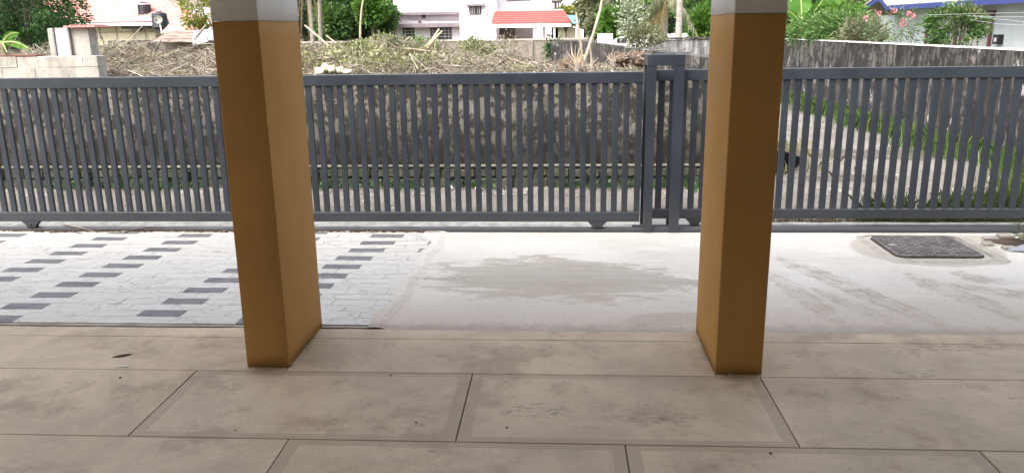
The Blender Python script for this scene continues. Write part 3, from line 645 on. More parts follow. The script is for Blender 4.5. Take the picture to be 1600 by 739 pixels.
o = tag(putq('wall_weeds', blades(p5[::2], .06, .004, rg), M_grass, k=5), 'small green weeds sprouting along the foot of the mouldy wall', 'weeds', kind='stuff')
putq('weed_leaves', lv[:3600], M_green1, o)
m = MB(); 
for k in range(1500):
    x = rg.uniform(-6.8, 6); y = rg.choice([rg.uniform(7.25, 9), rg.uniform(8.5, 9.0), rg.uniform(9, 17)]); s = rg.uniform(.005, .02)
    if y > 9 and x < 2.3: x = rg.uniform(2.3, 5.3)
    vs = np.array([(s,0,0),(0,s,0),(-s,0,0),(0,-s,0),(0,0,s*.8)]) * (1 + rg.normal(0, .25, (5, 3))); m.add(vs + np.array([x, y, -.004]), [(0,1,4),(1,2,4),(2,3,4),(3,0,4)])
tag(put('gravel', m, M_pebble), 'loose gravel scattered over the lane', 'gravel', kind='stuff')
for k, (px, py, s, lab) in enumerate(((705, 292, .05, 'larger white stone at the foot of the mouldy wall'), (752, 288, .045, 'rounder pale stone right of the larger white one at the wall foot'))):
    g_ = G(px, py); m = MB(); m.lathe((g_.x, min(g_.y, 8.8), 0), [(s*.8, -.01), (s, s*.4), (s*.7, s*.9), (s*.2, s*1.15)], 7); tag(put('loose_stone', m, M_chalk, at=(g_.x, g_.y, 0)), lab, 'stone', 'pale loose stones')

# ------------------------------------------------------------------ brush heap behind the wall
rh = np.random.default_rng(31)
RX = [-9, -6.7, -6.2, -5.6, -5, -4.3, -3.6, -3.0, -2.5, -2.0, -1.35, -.6, .2, 1.2]; RZ = [1.37, 1.54, 1.38, 1.36, 1.46, 1.46, 1.44, 1.55, 1.58, 1.43, 1.31, 1.24, 1.16, 1.08]
def hz(x, y):
    top = np.interp(x, RX, RZ); yy = np.asarray(y)
    f = np.interp(yy, [9.3, 10.5, 11.7, 12.6, 14, 17], [0, .45, .85, 1, .8, .15]); base = np.interp(yy, [9.3, 13, 17], [1.14, 1.06, .2])
    return base + (top - base) * f + .045*np.sin(np.asarray(x)*5.1+yy*2)*np.sin(yy*3.7+np.asarray(x)*1.3) + .03*np.sin(np.asarray(x)*11.3+1)*np.sin(yy*6.1)
m = MB(); nx_, ny_ = 140, 50; X = np.linspace(-9, 1.35, nx_); Yv = np.linspace(9.3, 17, ny_)
v = [(x, y, float(hz(x, y)) - .04 + rh.normal(0, .02)) for y in Yv for x in X]; m.add(v, [(j*nx_+i, j*nx_+i+1, (j+1)*nx_+i+1, (j+1)*nx_+i) for j in range(ny_-1) for i in range(nx_-1)])
heap = tag(put('brush_heap', m, M_mound), 'wide heap of cut dry brush and leaves behind the mouldy wall', 'brush heap', kind='stuff')
def heap_pts(n, xa, xe, ya=9.35, ye=13.2, up=.06):
    x = rh.uniform(xa, xe, n); y = rh.uniform(ya, ye, n); return np.stack([x, y, hz(x, y) + rh.random(n) * up - .02], 1)
m = MB()
for k in range(5600):
    p = heap_pts(1, -8.4, 1.2, 9.35, 13)[0]; L = rh.uniform(.15, .75) * (1.2 if p[0] < -4 else .7); a_ = rh.random() * 6.28; el = rh.normal(.05, .28)
    d = np.array([math.cos(a_)*math.cos(el), math.sin(a_)*math.cos(el)*.6, math.sin(el)]); s = np.cross(d, rh.normal(size=3)); s = s/np.linalg.norm(s)*L*rh.normal(0, .2); w_ = rh.uniform(.003, .008) * (1.6 if rh.random() < .12 else 1)
    m.tube([p - d*L/2, p + s, p + d*L/2], [w_, w_*.8, w_*.4], 3, False)
put('cut_sticks', m, M_stick, heap)
def patch(name, n, xa, xe, L, W, mat, up=.1, ya=9.4, ye=13.4): putq(name, leafquads(heap_pts(n, xa, xe, ya, ye, up), L, W, rh, .15), mat, heap)
def masked(p):   # leaves gather in drifts and leave bare soil and sticks between
    k = np.sin(p[:, 0]*2.3+p[:, 1]*1.1) + np.sin(p[:, 0]*5.7-p[:, 1]*3.1)*.7 + rh.normal(0, .5, len(p)); f = (p[:, 1]-9.3)*.9 - .9*(p[:, 0] < -3.9)
    return p[k + f > -.35]
putq('dry_leaves', leafquads(masked(heap_pts(21000, -8.5, 1.3, 9.35, 13.2, .05)), .042, .016, rh, .1), M_dry, heap)
putq('sage_leaves', leafquads(heap_pts(3500, -7.2, -5.9, 10.4, 12.8, .10), .05, .02, rh, .3), M_dry, heap)
putq('wilted_leaves', leafquads(heap_pts(3800, -4.1, -3.1, 10, 12.8, .08), .045, .022, rh, .3), M_dry, heap)
putq('green_leaves', leafquads(masked(heap_pts(8500, -3.6, -1.7, 10.3, 13, .09)), .05, .022, rh, .3), M_fresh, heap)
for k in range(130):
    c_ = heap_pts(1, -8, 1.0, 9.6, 12.6)[0]; pts_ = c_ + np.array([rh.normal(0, .12, 26), rh.normal(0, .1, 26), rh.random(26)*.05]).T
    putq('leafy_cutting', leafquads(pts_, .055, .022, rh, .2), (M_dry, M_fresh, M_olive, M_dry, M_wflower if k % 25 == 4 else M_dry)[k % 5], heap)
# grass tuft growth on the bare part in front of the back wall
pb = np.stack([rh.uniform(-2.5, 1.4, 5000), rh.uniform(13, 40, 5000), np.zeros(5000)], 1); pb[:, 0] *= pb[:, 1]/13; pb[:, 2] = np.interp(pb[:, 1], [13, 17, 24, 46], [1.0, .3, 0, -.5])
tag(putq('plot_weeds', leafquads(pb, .22, .07, rh, .6), M_olive), 'rough weeds covering the plot behind the brush heap', 'weeds', kind='stuff')

def pole(pts, rad, mat, label, cat='pole', grp=None, name='cut_pole', tw=0):
    rad *= .72; m = MB(); n = len(pts); m.tube(pts, [rad*(1-.35*i/max(1, n-1)) for i in range(n)], 7); c = Vector(pts[0])
    o = put(name, m, mat, at=c); tag(o, label, cat, grp); 
    return o
def pp(px, py, y): return P(px, py, y)
gpole = 'pale cut poles sticking out of the brush heap'
pole([pp(519, 78, 12.0), pp(500, 60, 12.1), pp(476, 40, 12.2)], .028, M_wood, 'long peeled pole leaning left near the left pillar', 'pole', gpole)
pole([pp(530, 72, 12.0), pp(520, 64, 12.1), pp(510, 56, 12.2)], .02, M_wood, 'short peeled pole just right of the long left leaning one', 'pole', gpole)
pole([pp(662, 78, 12.0), pp(676, 62, 12.0), pp(686, 46, 12.1)], .03, M_wood, 'thick pale pole leaning right in front of the white house', 'pole', gpole)
pole([pp(668, 76, 11.9), pp(680, 60, 11.9), pp(691, 49, 12.0)], .026, M_wood, 'pale pole crossing beside the thick right leaning one', 'pole', gpole)
pole([pp(681, 84, 11.9), pp(679, 70, 11.9), pp(682, 60, 12.0)], .016, M_wood, 'thin upright pale stick below the crossed poles', 'pole', gpole)
pole([pp(622, 72, 12.2), pp(632, 66, 12.2), pp(641, 58, 12.2)], .035, M_bark, 'grey stubby branch leaning right on top of the heap', 'branch', gpole)
pole([pp(682, 78, 12.6), pp(690, 68, 12.6), pp(696, 60, 12.6)], .012, M_darkbark, 'thin dark stick right of the crossed poles', 'branch', gpole)
pole([pp(632, 76, 11.6), pp(655, 78, 11.6), pp(680, 82, 11.6)], .014, M_wood, 'pale pole lying flat below the crossed poles', 'pole', gpole)
pole([pp(792, 90, 11.5), pp(815, 98, 11.5), pp(840, 104, 11.4)], .012, M_wood, 'thin pale branch lying over low brush below the red roofed porch', 'branch', gpole)
pole([pp(322, 40, 14), pp(312, 52, 13.9), pp(304, 62, 13.8)], .03, M_bark, 'grey branch leaning over the tarpaulin by the left pillar', 'branch', gpole)
# crumpled cloth on the wall top
m = MB(); rc = np.random.default_rng(41)
for (px, py, s, l) in ((497, 111, .05, 1.3), (508, 106, .06, 1), (517, 110, .065, 1), (528, 112, .055, 1.6), (543, 113, .035, 2.6), (503, 113, .05, 1.6), (521, 106, .04, 1)):
    c = P(px, py, 9.30 + rc.random()*.1); n = 10; vs = []
    for j in range(6):
        for k in range(n):
            a_ = math.pi*(j+.5)/6; q_ = 2*math.pi*k/n; rr = s*.75*(1+rc.normal(0, .22)); vs.append((c.x + rr*l*math.sin(a_)*math.cos(q_), c.y + rr*math.sin(a_)*math.sin(q_), c.z + rr*math.cos(a_)))
    m.add(vs, [(j*n+k, (j+1)*n+k, (j+1)*n+(k+1) % n, j*n+(k+1) % n) for j in range(5) for k in range(n)] + [tuple(range(n)), tuple(range(5*n, 6*n))[::-1]])
tag(put('crumpled_cloth', m, M_cloth, at=P(515, 110, 9.35), smooth=True), 'crumpled dirty cream cloth lying on the brush just above the gate rail', 'cloth')

# uprooted stumps and splintered trunks (right end of the heap)
def stump(c, s, label, seed):
    q = np.random.default_rng(seed); t = thing('uprooted_stump', c, label, 'stump', 'uprooted stumps on the plot'); m = MB(); n = 14; vs = []
    for j in range(8):
        for k in range(n):
            a_ = math.pi*(j+.5)/8; b_ = 2*math.pi*k/n; rr = s*(1+q.normal(0, .16)); vs.append((c[0]+rr*1.15*math.sin(a_)*math.cos(b_), c[1]+rr*.8*math.sin(a_)*math.sin(b_), c[2]+rr*.8*math.cos(a_)))
    m.add(vs, [(j*n+k, (j+1)*n+k, (j+1)*n+(k+1) % n, j*n+(k+1) % n) for j in range(7) for k in range(n)] + [tuple(range(n)), tuple(range(7*n, 8*n))[::-1]])
    put('root_ball', m, simple('torn reddish earth', (.17, .115, .08), (.05, .037, .03), 14, .97, .9, 22), t)
    m = MB()
    for k in range(46):
        d = Vector(q.normal(size=3)); d.normalize(); p = Vector(c) + d*s*.8; e = p + d*s*q.uniform(.3, .8) + Vector(q.normal(0, s*.2, 3)); m.tube([p, (p+e)/2+Vector(q.normal(0, s*.1, 3)), e], [.009, .006, .003], 4, False)
    put('roots', m, M_stick, t); return t
stump(tuple(P(893, 108, 10.6)), .15, 'brown earthy root ball left of the splintered white trunk', 51)
stump(tuple(P(973, 94, 11.0)), .11, 'rough reddish root ball right of the split pale stump', 52)
stump(tuple(P(1000, 92, 10.9)), .11, 'smaller light brown root ball nearest the steel guide frame', 53)
def splinter(px, py, y, s, label, seed, nsp=6):
    q = np.random.default_rng(seed); c = P(px, py, y); t = thing('splintered_trunk', c, label, 'broken trunk', 'splintered trunks on the plot')
    put('trunk', MB().tube([c + Vector((0, 0, -.3)), c], [s*.5, s*.42], 9), M_bark, t)
    for k in range(nsp):
        a_ = (k/(nsp-1)-.5)*1.5; e = c + Vector((math.sin(a_)*s*2.0, q.normal(0, .03), math.cos(a_)*s*q.uniform(1.2, 2.2))); b_ = c + Vector((math.sin(a_)*s*.4, 0, -.02)); mid = (b_+e)/2 + Vector((-.02, 0, .02))
        put('splinter', MB().tube([b_, mid, e], [s*.15, s*.09, .002], 5), M_wood, t)
splinter(903, 98, 10.3, .10, 'white splintered trunk standing in front of the brown back wall', 61)
splinter(958, 96, 10.6, .08, 'split pale stump fanned open near the side wall', 62, 5)
def sapling(pts, rad, label, mat=None):
    o = pole(pts, rad, mat or M_bark, label, 'sapling', 'bare saplings on the plot', 'bare_sapling'); return o
sapling([pp(913, 112, 10.4), pp(909, 80, 10.4), pp(904, 45, 10.4), pp(900, 20, 10.5)], .022, 'thin bare stem rising beside the splintered white trunk', M_wood)
sapling([pp(907, 110, 10.5), pp(918, 80, 10.6), pp(928, 50, 10.8), pp(938, 15, 11), pp(945, -25, 11.2)], .03, 'tall pale bare sapling leaning right across the green bushes', M_wood)
sapling([pp(926, 112, 10.8), pp(924, 90, 10.8), pp(922, 66, 10.8)], .025, 'short upright bare stem between the two splintered trunks', M_wood)
sapling([pp(940, 110, 10.8), pp(947, 98, 10.8), pp(955, 84, 10.9)], .016, 'short green stick leaning right beside the split pale stump')

# ------------------------------------------------------------------ plants
def clumps(center, radii, n, rng, shell=.35):
    d = unit(rng.normal(size=(n, 3))); rr = (shell + (1-shell)*rng.random((n, 1))) ** .5; p = d*rr*np.array(radii)*(1 + .18*np.sin(d[:, :1]*7 + d[:, 1:2]*5)); return p + np.array(center)
def crown_v(center, radii, ncl, per, cr, L, W, rng, up=.1):
    c = clumps(center, radii, ncl, rng); p = np.repeat(c, per, 0) + rng.normal(0, cr*.5, (ncl*per, 3)); dirs = unit(p - np.repeat(c, per, 0)*.6 - np.array(center)*.4 + 1e-6)
    return leafquads(p, L, W, rng, up, dirs), c
SEED = [100]
def tree(name, label, cat, base, center, radii, ncl, per, cr, L, W, mat, bark=None, tr_=.12, group=None, limbs=7, extra=None):
    SEED[0] += 1; q = np.random.default_rng(SEED[0]); t = thing(name, base, label, cat, group); base = Vector(base); ctr = Vector(center)
    ncl = int(ncl*.62); per = int(per*1.35); v, c = crown_v(center, radii, ncl, per, cr*.85, L*1.15, W*1.15, q); m = MB(); fork = base.lerp(ctr, .6) + Vector((q.normal(0, .08), 0, 0))
    m.tube([base + Vector((0, 0, -.05)), base.lerp(fork, .5) + Vector((q.normal(0, .05), 0, 0)), fork], [tr_, tr_*.8, tr_*.65], 9)
    put('trunk', m, bark or M_darkbark, t); m = MB()
    for k in range(limbs):
        e = Vector(c[k*len(c)//limbs]); mid = fork.lerp(e, .5) + Vector((0, 0, (e-fork).length*.12)); m.tube([fork - Vector((0, 0, .02)), mid, e], [tr_*.5, tr_*.3, tr_*.1], 6)
    put('limbs', m, bark or M_darkbark, t); putq('crown', v, mat, t)
    return t
def bush(name, label, base, center, radii, ncl, per, cr, L, W, mat, group=None, flowers=None):
    SEED[0] += 1; q = np.random.default_rng(SEED[0]); t = thing(name, base, label, 'bush', group); v, c = crown_v(center, radii, ncl, per, cr, L, W, q)
    m = MB(); b = Vector(base)
    for k in range(8): e = Vector(c[k]); m.tube([b + Vector((q.normal(0, .05), 0, 0)), b.lerp(e, .55) + Vector((q.normal(0, .04), 0, .05)), e], [.014, .009, .003], 5)
    put('stems', m, M_darkbark, t); putq('foliage', v, mat, t)
    if flowers:
        fm, pts, s = flowers
        for (x, y, z) in pts:
            fp = np.repeat(np.array([[x, y, z]]), 26, 0) + q.normal(0, s*.5, (26, 3)); putq('flower_head', leafquads(fp, s*.8, s*.6, q), fm, t)
    return t
# left dense tree and small ones
c = P(25, -12, 24); tree('leafy_tree', 'dense dark green tree at the far left behind the banana plant', 'tree', (c.x+.1, 24, -.05), c, (1.75, 1.6, 1.75), 900, 42, .22, .085, .034, M_green1b, tr_=.14)
tree('leafy_tree', 'shadowy tree behind the dense far left one', 'tree', (P(10, 50, 34).x, 34, -.3), P(10, -20, 34), (2.6, 2, 2.6), 260, 36, .4, .18, .08, M_green1, tr_=.18)
c = P(312, 12, 40); tree('yellowing_tree', 'small yellow green tree beside the red tiled roof and left pillar', 'tree', (c.x, 40, -.4), c, (1.0, .9, 1.0), 110, 26, .25, .17, .06, M_yell, tr_=.08)
def banana_leaf(b, tip, width, sag, q, tear=.25):
    b, tip = Vector(b), Vector(tip); n = 22; d = tip-b; side = d.cross(Vector((0, 1, .25))).normalized() ; out = []; mid = []
    for i in range(n+1):
        t = i/n; p = b + d*t + Vector((0, 0, 1))*(sag*math.sin(math.pi*min(1, t*1.05))*1.0); mid.append(p)
    V_ = []; Fc = []
    for i in range(n):
        t0, t1 = i/n, (i+1)/n; w0 = width*math.sin(math.pi*min(1, t0*.93+.06))**.6; w1 = width*math.sin(math.pi*min(1, t1*.93+.06))**.6
        for sgn in (1, -1):
            dr_ = Vector((0, -.18, -.25))*w0; k0 = q.random()*tear*.25 if q.random() < tear else 0
            a_, b_ = mid[i], mid[i+1]; V_ += [a_, a_ + side*sgn*w0 + dr_ + (b_-a_)*k0, b_ + side*sgn*w1 + dr_ - (b_-a_)*k0, b_]
    return np.array([tuple(x) for x in V_]), mid
def banana(label, base, h, leaves, stem_r, seed, group='banana plants'):
    q = np.random.default_rng(seed); t = thing('banana_plant', base, label, 'banana plant', group); b = Vector(base); top = b + Vector((0, 0, h))
    put('stem', MB().tube([b, b.lerp(top, .5), top], [stem_r, stem_r*.85, stem_r*.5], 10), simple('banana stem', (.20, .20, .09), (.13, .10, .06), 6, .8), t)
    for (tx, ty, tz, w_, sg) in leaves:
        v, mid = banana_leaf(top, (tx, ty, tz), w_, sg, q); lf = putq('leaf', v, M_banana, t)
        put('midrib', MB().tube([tuple(p + Vector((0, -.004, .004))) for p in mid[::3]], [.022*(1-.7*i/7) for i in range(len(mid[::3]))], 5), simple('pale midrib', (.36, .42, .16), rough=.5), lf)
y = 16.0
tp = P(4, 68, y)
banana('banana plant at the far left with two drooping bright leaves above the block wall', (tp.x, y, -.05), tp.z+.05, [(*P(57, 84, y-.4), .085, .10), (*P(30, 51, y-.3), .075, .07), (*P(-50, 60, y), .09, .15), (*P(12, 84, y-.5), .05, .02)], .10, 71)
for k, px in enumerate((20, 36)):
    c = P(px, 86, 17); put_ = MB().tube([(c.x, 17, -.05), (c.x+.03, 17, c.z+.1)], [.08, .07], 9); o = put('dead_tree', put_, M_darkbark, at=(c.x, 17, -.05)); tag(o, ['dark trunk right behind the far left banana leaves', 'thinner dark trunk right of the banana leaves at far left'][k], 'dead tree')
# coconut palms
def frond(t, b, d, L, droop, mat, q, nl=26, ll=.55, nm='frond'):
    b = Vector(b); d = Vector(d).normalized(); pts = []
    for i in range(11): s_ = i/10; pts.append(b + d*L*s_ + Vector((0, 0, -droop*s_*s_)))
    rach = put(nm, MB().tube(pts, [.03*(1-.8*i/10) for i in range(11)], 5), mat, t); vs = []
    for k in range(nl):
        s_ = .12 + .86*k/nl; i = min(9, int(s_*10)); p = pts[i].lerp(pts[i+1], s_*10-i); tn = (pts[i+1]-pts[i]).normalized(); side = tn.cross(Vector((0, 0, 1))).normalized()
        for sg in (1, -1):
            dd = (side*sg*.7 + tn*.5 + Vector((0, 0, -.75+q.normal(0, .15)))).normalized(); l = ll*(.5+math.sin(math.pi*s_)*.6)*(1+q.normal(0, .1)); w_ = tn*.022
            vs += [p-w_, p+w_, p+dd*l*.6+w_*.9, p+dd*l+Vector((0, 0, -l*.1))]
    putq('leaflets', np.array([tuple(x) for x in vs]), mat, rach)
def palm(label, base, h, rad, fr, seed, lean=(0, 0)):
    q = np.random.default_rng(seed); t = thing('coconut_palm', base, label, 'palm tree', 'coconut palms behind the plot'); b = Vector(base); pts = []; rs = []
    for i in range(26): s_ = i/25; pts.append(b + Vector((lean[0]*s_*s_, lean[1]*s_, h*s_))); rs.append(rad*(1.25-.45*min(1, s_*3)+.05*(i % 2)))
    put('trunk', MB().tube(pts, rs, 12), simple('ringed palm bark', (.34, .30, .27), (.22, .19, .17), 9, .95, .7, 16), t, True); top = pts[-1]
    for k in range(fr): a_ = 2*math.pi*k/fr + q.normal(0, .15); frond(t, top, (math.cos(a_), math.sin(a_), .75), 3.4, 3.0, M_green2 if k % 4 else M_frondbrown, q)
    return t, top
c = P(500, 57, 48); palm('coconut palm with straight grey trunk just right of the left pillar', (c.x, 48, -.5), 8, .13, 12, 81, (.5, 0))
c = P(1060, 62, 26); pt2, top2 = palm('coconut palm with thick pale trunk near the right pillar behind the block wall', (c.x, 26, -.1), 6.2, .115, 12, 82, (.02, 0))
qf = np.random.default_rng(83)
# low drooping old fronds
c = P(485, 20, 46); t3, top3 = palm('shorter coconut palm with yellow brown hanging fronds beside the left pillar', (c.x, 46, -.5), 5.4, .14, 9, 84)
for k in range(9): a_ = 2*math.pi*k/9; frond(t3, top3, (math.cos(a_)*.6, math.sin(a_)*.6, .15), .9, 4.3 + .4*math.sin(k*5), M_frondbrown, qf, 26, .4, 'hanging_frond')
c = P(1022, 60, 27); t4 = palm('young coconut palm with olive fronds arching low left of the thick pale trunk', (P(1040, 20, 27).x, 27, -.2), 2.6, .10, 0, 85)[0]; tp4 = Vector((P(1040, 20, 27).x, 27, 2.5))
for (ex, ey, dr_) in ((985, 60, 1.2), (1000, 70, 1.3), (1015, 66, 1.1), (1030, 62, 1.0), (1008, 20, .9), (1078, 30, 1.0), (1092, 60, 1.2)):
    e = P(ex, ey, 26.4 - .1*qf.random()); d = (e + Vector((0, 0, dr_))) - tp4; frond(t4, tp4, d, d.length, dr_, M_frondbrown if ex in (1000, 1015, 1030) else M_olive, qf, 30, .42, 'frond')
# woodland behind, individual trees
GW = 'dark trees behind the plot'
for (px, py, y, rx, rz, mt, lab) in (
    (535, 8, 58, 1.5, 2.6, M_green1, 'deep green bushy tree between the two palm trunks'),
    (520, 38, 57, 1.4, 1.0, M_green2, 'low leafy tree under the palms behind the brush heap'),
    (560, -10, 66, 2.4, 3.0, M_dark, 'shadowy tree behind the thin pale sapling'),
    (595, 0, 70, 2.2, 3.4, M_dark, 'shadowy tall tree against the left side of the white house'),
    (578, 14, 56, .9, .75, M_green3, 'bright lime leafed tree left of the white house'),
    (600, 28, 58, .7, .8, M_green2, 'mid green tree touching the white house sunshade'),
    (548, 45, 62, 2.0, .9, M_dark, 'low shadowy thicket tree left of the white house'),
    (470, 10, 62, 1.8, 2.4, M_dark, 'shadowy tree half behind the left pillar')):
    c = P(px, py, y); sc = y/58; tree('woodland_tree', lab, 'tree', (c.x, y, -.55), c, (rx*sc, rx*sc*.8, rz*sc), 230, 30, .38, .26, .11, mt, tr_=.14, group=GW)
sapling([pp(563, 60, 45), pp(563, 40, 45), pp(565, 15, 45), pp(569, -10, 45)], .09, 'thin pale leaning trunk in front of the dark trees left of the white house', M_wood)
GR = 'trees behind the side wall'
for (px, py, y, rx, rz, mt, lab) in (
    (925, 5, 34, .55, 1.1, M_olive, 'olive dusty tree beside the blue roofed shed'),
    (945, 35, 32, .5, .55, M_olive, 'olive scrubby tree above the white low wall'),
    (968, 38, 30, .75, .5, M_green3, 'bright lime leafed tree left of the drooping palm fronds'),
    (975, 5, 38, 1.4, 1.2, M_green2, 'mid green tree above the lime leafed one'),
    (1000, 10, 44, 1.6, 1.5, M_green2, 'spreading green tree behind the drooping palm fronds'),
    (1035, 0, 50, 2.6, 2.2, M_dark, 'shadowy tree behind the coconut palm near the right pillar'),
    (1092, 22, 33, .75, 1.2, M_green2, 'green tree between coconut trunk and right pillar'),
    (1098, 40, 28, .35, .5, M_green3, 'small bright green tree touching the right pillar'),
    (1110, -5, 48, 2.2, 2.2, M_green1, 'deep green tree behind the right pillar'),
    (885, 27, 62, 1.2, .35, M_yell, 'low yellowish tree between red porch roof and blue shed')):
    c = P(px, py, y); L = .075*(y/30)**.9; tree('garden_tree', lab, 'tree', (c.x, y, -.3), c, (rx, rx*.8, rz), 170, 28, .12*y/20, L*2, L*.9, mt, tr_=.06, group=GR, bark=M_bark)
c = P(1008, 58, 16); bush('leafy_branch_bush', 'pale leafed bush hanging over the side wall near the guide frame', (c.x, 16, 0), c, (.32, .3, .17), 70, 20, .12, .075, .03, M_olive)
c = P(985, 30, 19); bush('leafy_branch_bush', 'silvery variegated bush above the side wall left of the palm fronds', (c.x, 19, 0), c, (.28, .3, .42), 60, 22, .14, .075, .035, leafmat('silvery leaves', [(.1, .14, .06), (.3, .34, .22), (.55, .57, .45)], .2))
bush('climbing_vine', 'dark leafed vine patch on the brown back wall left of the bare sapling', (P(865, 90, 30).x, 30, -.2), P(868, 82, 30), (.35, .2, .5), 30, 22, .16, .12, .06, M_green1)
bush('weed_clump', 'yellow green weed clump in front of the back wall below the staircase block', (P(745, 100, 14).x, 14, .6), P(745, 84, 14), (.28, .25, .24), 50, 30, .1, .06, .028, M_fresh)
bush('weed_clump', 'bright green weed clump under the crossed pale poles', (P(660, 85, 18).x, 18, .2), P(655, 74, 18), (.42, .3, .14), 45, 26, .12, .07, .03, M_green3)
bush('weed_clump', 'sparse white flowered weeds against the back wall below the red porch roof', (P(795, 100, 20).x, 20, 0), P(793, 78, 20), (.26, .2, .36), 26, 14, .14, .07, .03, M_dry)
# right side garden
yb = 20.6; tp = P(1254, 36, yb)
banana('large banana plant right of the right pillar with broad upright leaves', (tp.x, yb, -.1), tp.z, [(*P(1250, -30, yb+.1), .25, .0), (*P(1229, -12, yb+.3), .12, .02), (*P(1296, -14, yb-.1), .17, -.02), (*P(1324, 14, yb-.2), .15, .2), (*P(1330, -14, yb+.5), .2, .2), (*P(1222, 46, yb-.4), .13, .03), (*P(1230, 16, yb-.1), .10, .05), (*P(1280, 50, yb-.4), .08, .10)], .10, 72)
tp = P(1330, -10, 24); banana('second banana plant with one broad leaf above the hedge', (tp.x, 24, -.1), tp.z, [(*P(1293, -5, 23.6), .26, .2), (*P(1310, 12, 23.4), .22, .3), (*P(1370, -25, 24), .25, .3)], .12, 73)
GH = 'hedge bushes behind the streaked lane wall'
for (px, py, y, rx, rz, mt, lab) in (
    (1240, 56, 21, .40, .20, M_green2, 'hedge bush nearest the right pillar under the banana leaves'),
    (1264, 52, 19.6, .5, .24, M_green2, 'bright hedge bush below the large banana plant'),
    (1292, 46, 18.5, .45, .28, M_green2, 'white flowered hedge bush right of the bright one'),
    (1325, 46, 18, .48, .30, M_green2, 'middle feathery hedge bush before the blue gable'),
    (1350, 54, 17, .38, .22, M_olive, 'olive feathery hedge bush at the left corner of the blue house'),
    (1320, 28, 20, .4, .2, M_green3, 'lime leafed bush behind the white flowered hedge')):
    c = P(px, py, y); fl = None
    if px in (1290, 1262): fl = (M_wflower, [tuple(P(px+dx, py+dy, y-.45)) for dx, dy in ((-16, -6), (5, 2), (18, -8), (-6, -13))], .035)
    bush('hedge_bush', lab, (c.x, y, -.1), c, (rx, .45, rz), 110, 26, .16, .09, .024 if mt is not M_green3 else .05, mt, GH, fl)
c = P(1395, 42, 15); ol = leafmat('oleander leaves', [(.05, .1, .04), (.1, .17, .07), (.2, .27, .13)], .25)
bush('oleander', 'airy oleander with pink flowers in front of the pale blue wall', (c.x, 15, -.05), c, (.50, .35, .28), 34, 18, .13, .11, .014, ol, None,
     (M_pink, [tuple(P(a_, b_, 14.8)) for a_, b_ in ((1352, 29), (1374, 21), (1396, 18), (1421, 21), (1427, 25), (1412, 33), (1409, 40))], .04))
c = P(1493, 42, 14.5); bush('young_tree', 'young leafy tree with bright tips in front of the maroon framed doors', (c.x, 14.5, -.05), c, (.50, .35, .33), 85, 26, .09, .07, .035, M_green2)
c = P(1505, 22, 14.4); bush('young_tree', 'pale green topmost shoots of the young tree by the doors', (c.x, 14.4, -.05), c, (.18, .15, .10), 26, 22, .08, .07, .03, M_fresh)
for (px, py, y, rx, rz, mt, lab) in ((1370, 0, 42, 2.6, 1.4, M_green1, 'deep green tree behind the blue gable'), (1420, -2, 40, 2.0, .7, M_olive, 'olive tree behind the blue fascia'), (1500, -6, 38, 2.6, .9, M_dark, 'shadowy tree behind the blue house roof'), (1580, -6, 36, 2.4, .9, M_green1, 'deep green tree at the far right behind the blue house')):
    c = P(px, py, y); tree('garden_tree', lab, 'tree', (c.x, y, -.3), c, (rx, rx*.7, rz), 240, 28, .3, .18, .07, mt, tr_=.1, group='trees behind the blue house')
# far tree belt
qb = np.random.default_rng(91)
for k in range(16):
    x = -75 + k*9.5 + qb.normal(0, 1.5); y = 95 + qb.normal(0, 5); hgt = 5 + qb.random()*3
    tree('distant_tree', 'distant dark tree in the row closing the view behind the houses', 'tree', (x, y, -.6), (x, y, hgt*.55), (5.8, 4, hgt*.6), 240, 26, .9, .55, .26, (M_dark, M_green1)[k % 2], tr_=.3, group='row of distant trees behind the houses', limbs=4)
# weed by the pit
g_ = Vector((3.78, 6.42, 0)); t = thing('pit_weed', g_, 'spindly green weed growing from the broken hole by the right edge', 'weed'); m = MB(); q = np.random.default_rng(95); lv = []
for k in range(12):
    a_ = q.random()*6.28; e = g_ + Vector((math.cos(a_)*.16, math.sin(a_)*.1, .09+.12*q.random())); m.tube([g_, g_.lerp(e, .5)+Vector((0, 0, .04)), e], [.004, .003, .0015], 4); lv += [tuple(g_.lerp(e, s_)) for s_ in (.5, .65, .8, .9, 1)]
put('stems', m, M_drygrass, t); putq('leaves', leafquads(np.array(lv), .035, .012, q, .2), M_green2, t)

# ------------------------------------------------------------------ white house
Yh = 60.0
def bx(px0, py0, px1, py1, y0=Yh, d=.1):     # box whose front face spans two image corners at depth y0
    a_ = P(px0, py0, y0); b_ = P(px1, py1, y0); x0, x1 = sorted((a_.x, b_.x)); z0, z1 = sorted((a_.z, b_.z)); return (x0, x1, y0, y0+d, z0, z1)
wh = thing('white_house', (P(740, 60, Yh).x, Yh, -.6), 'large white two storey house with mauve sunshades and red porch roof', 'house')
def hp(name, b, mat, par=None): return put(name, MB().box(*b), mat, par or wh)
x0, x1 = P(616, 30, Yh).x, P(718, 30, Yh).x; hp('wall', (x0, x1, Yh, Yh+9, -.6, 7.2), M_pinkw)
hp('upper_wall', (x0-.02, x1, Yh-.03, Yh-.002, P(660, 20, Yh).z, 7.2), M_white)
xs0, xs1 = P(718, 30, Yh-1).x, P(775, 30, Yh-1).x; hp('stair_tower', (xs0, xs1, Yh-1.0, Yh+8, -.6, 7.6), M_white)
xr1 = P(872, 10, Yh+2).x; hp('right_wing', (xs1+.01, xr1, Yh+2, Yh+9, -.6, 7.0), M_white)
a_ = P(615, 20, Yh-.5); b_ = P(717, 23, Yh-.5); hp('upper_sunshade', (a_.x, b_.x, Yh-.5, Yh-.032, b_.z, a_.z), M_mauve)
a_ = P(602, 38, Yh-.8); b_ = P(717, 42.5, Yh-.8); hp('lower_sunshade', (a_.x, b_.x, Yh-.8, Yh-.032, b_.z, a_.z), M_mauve)
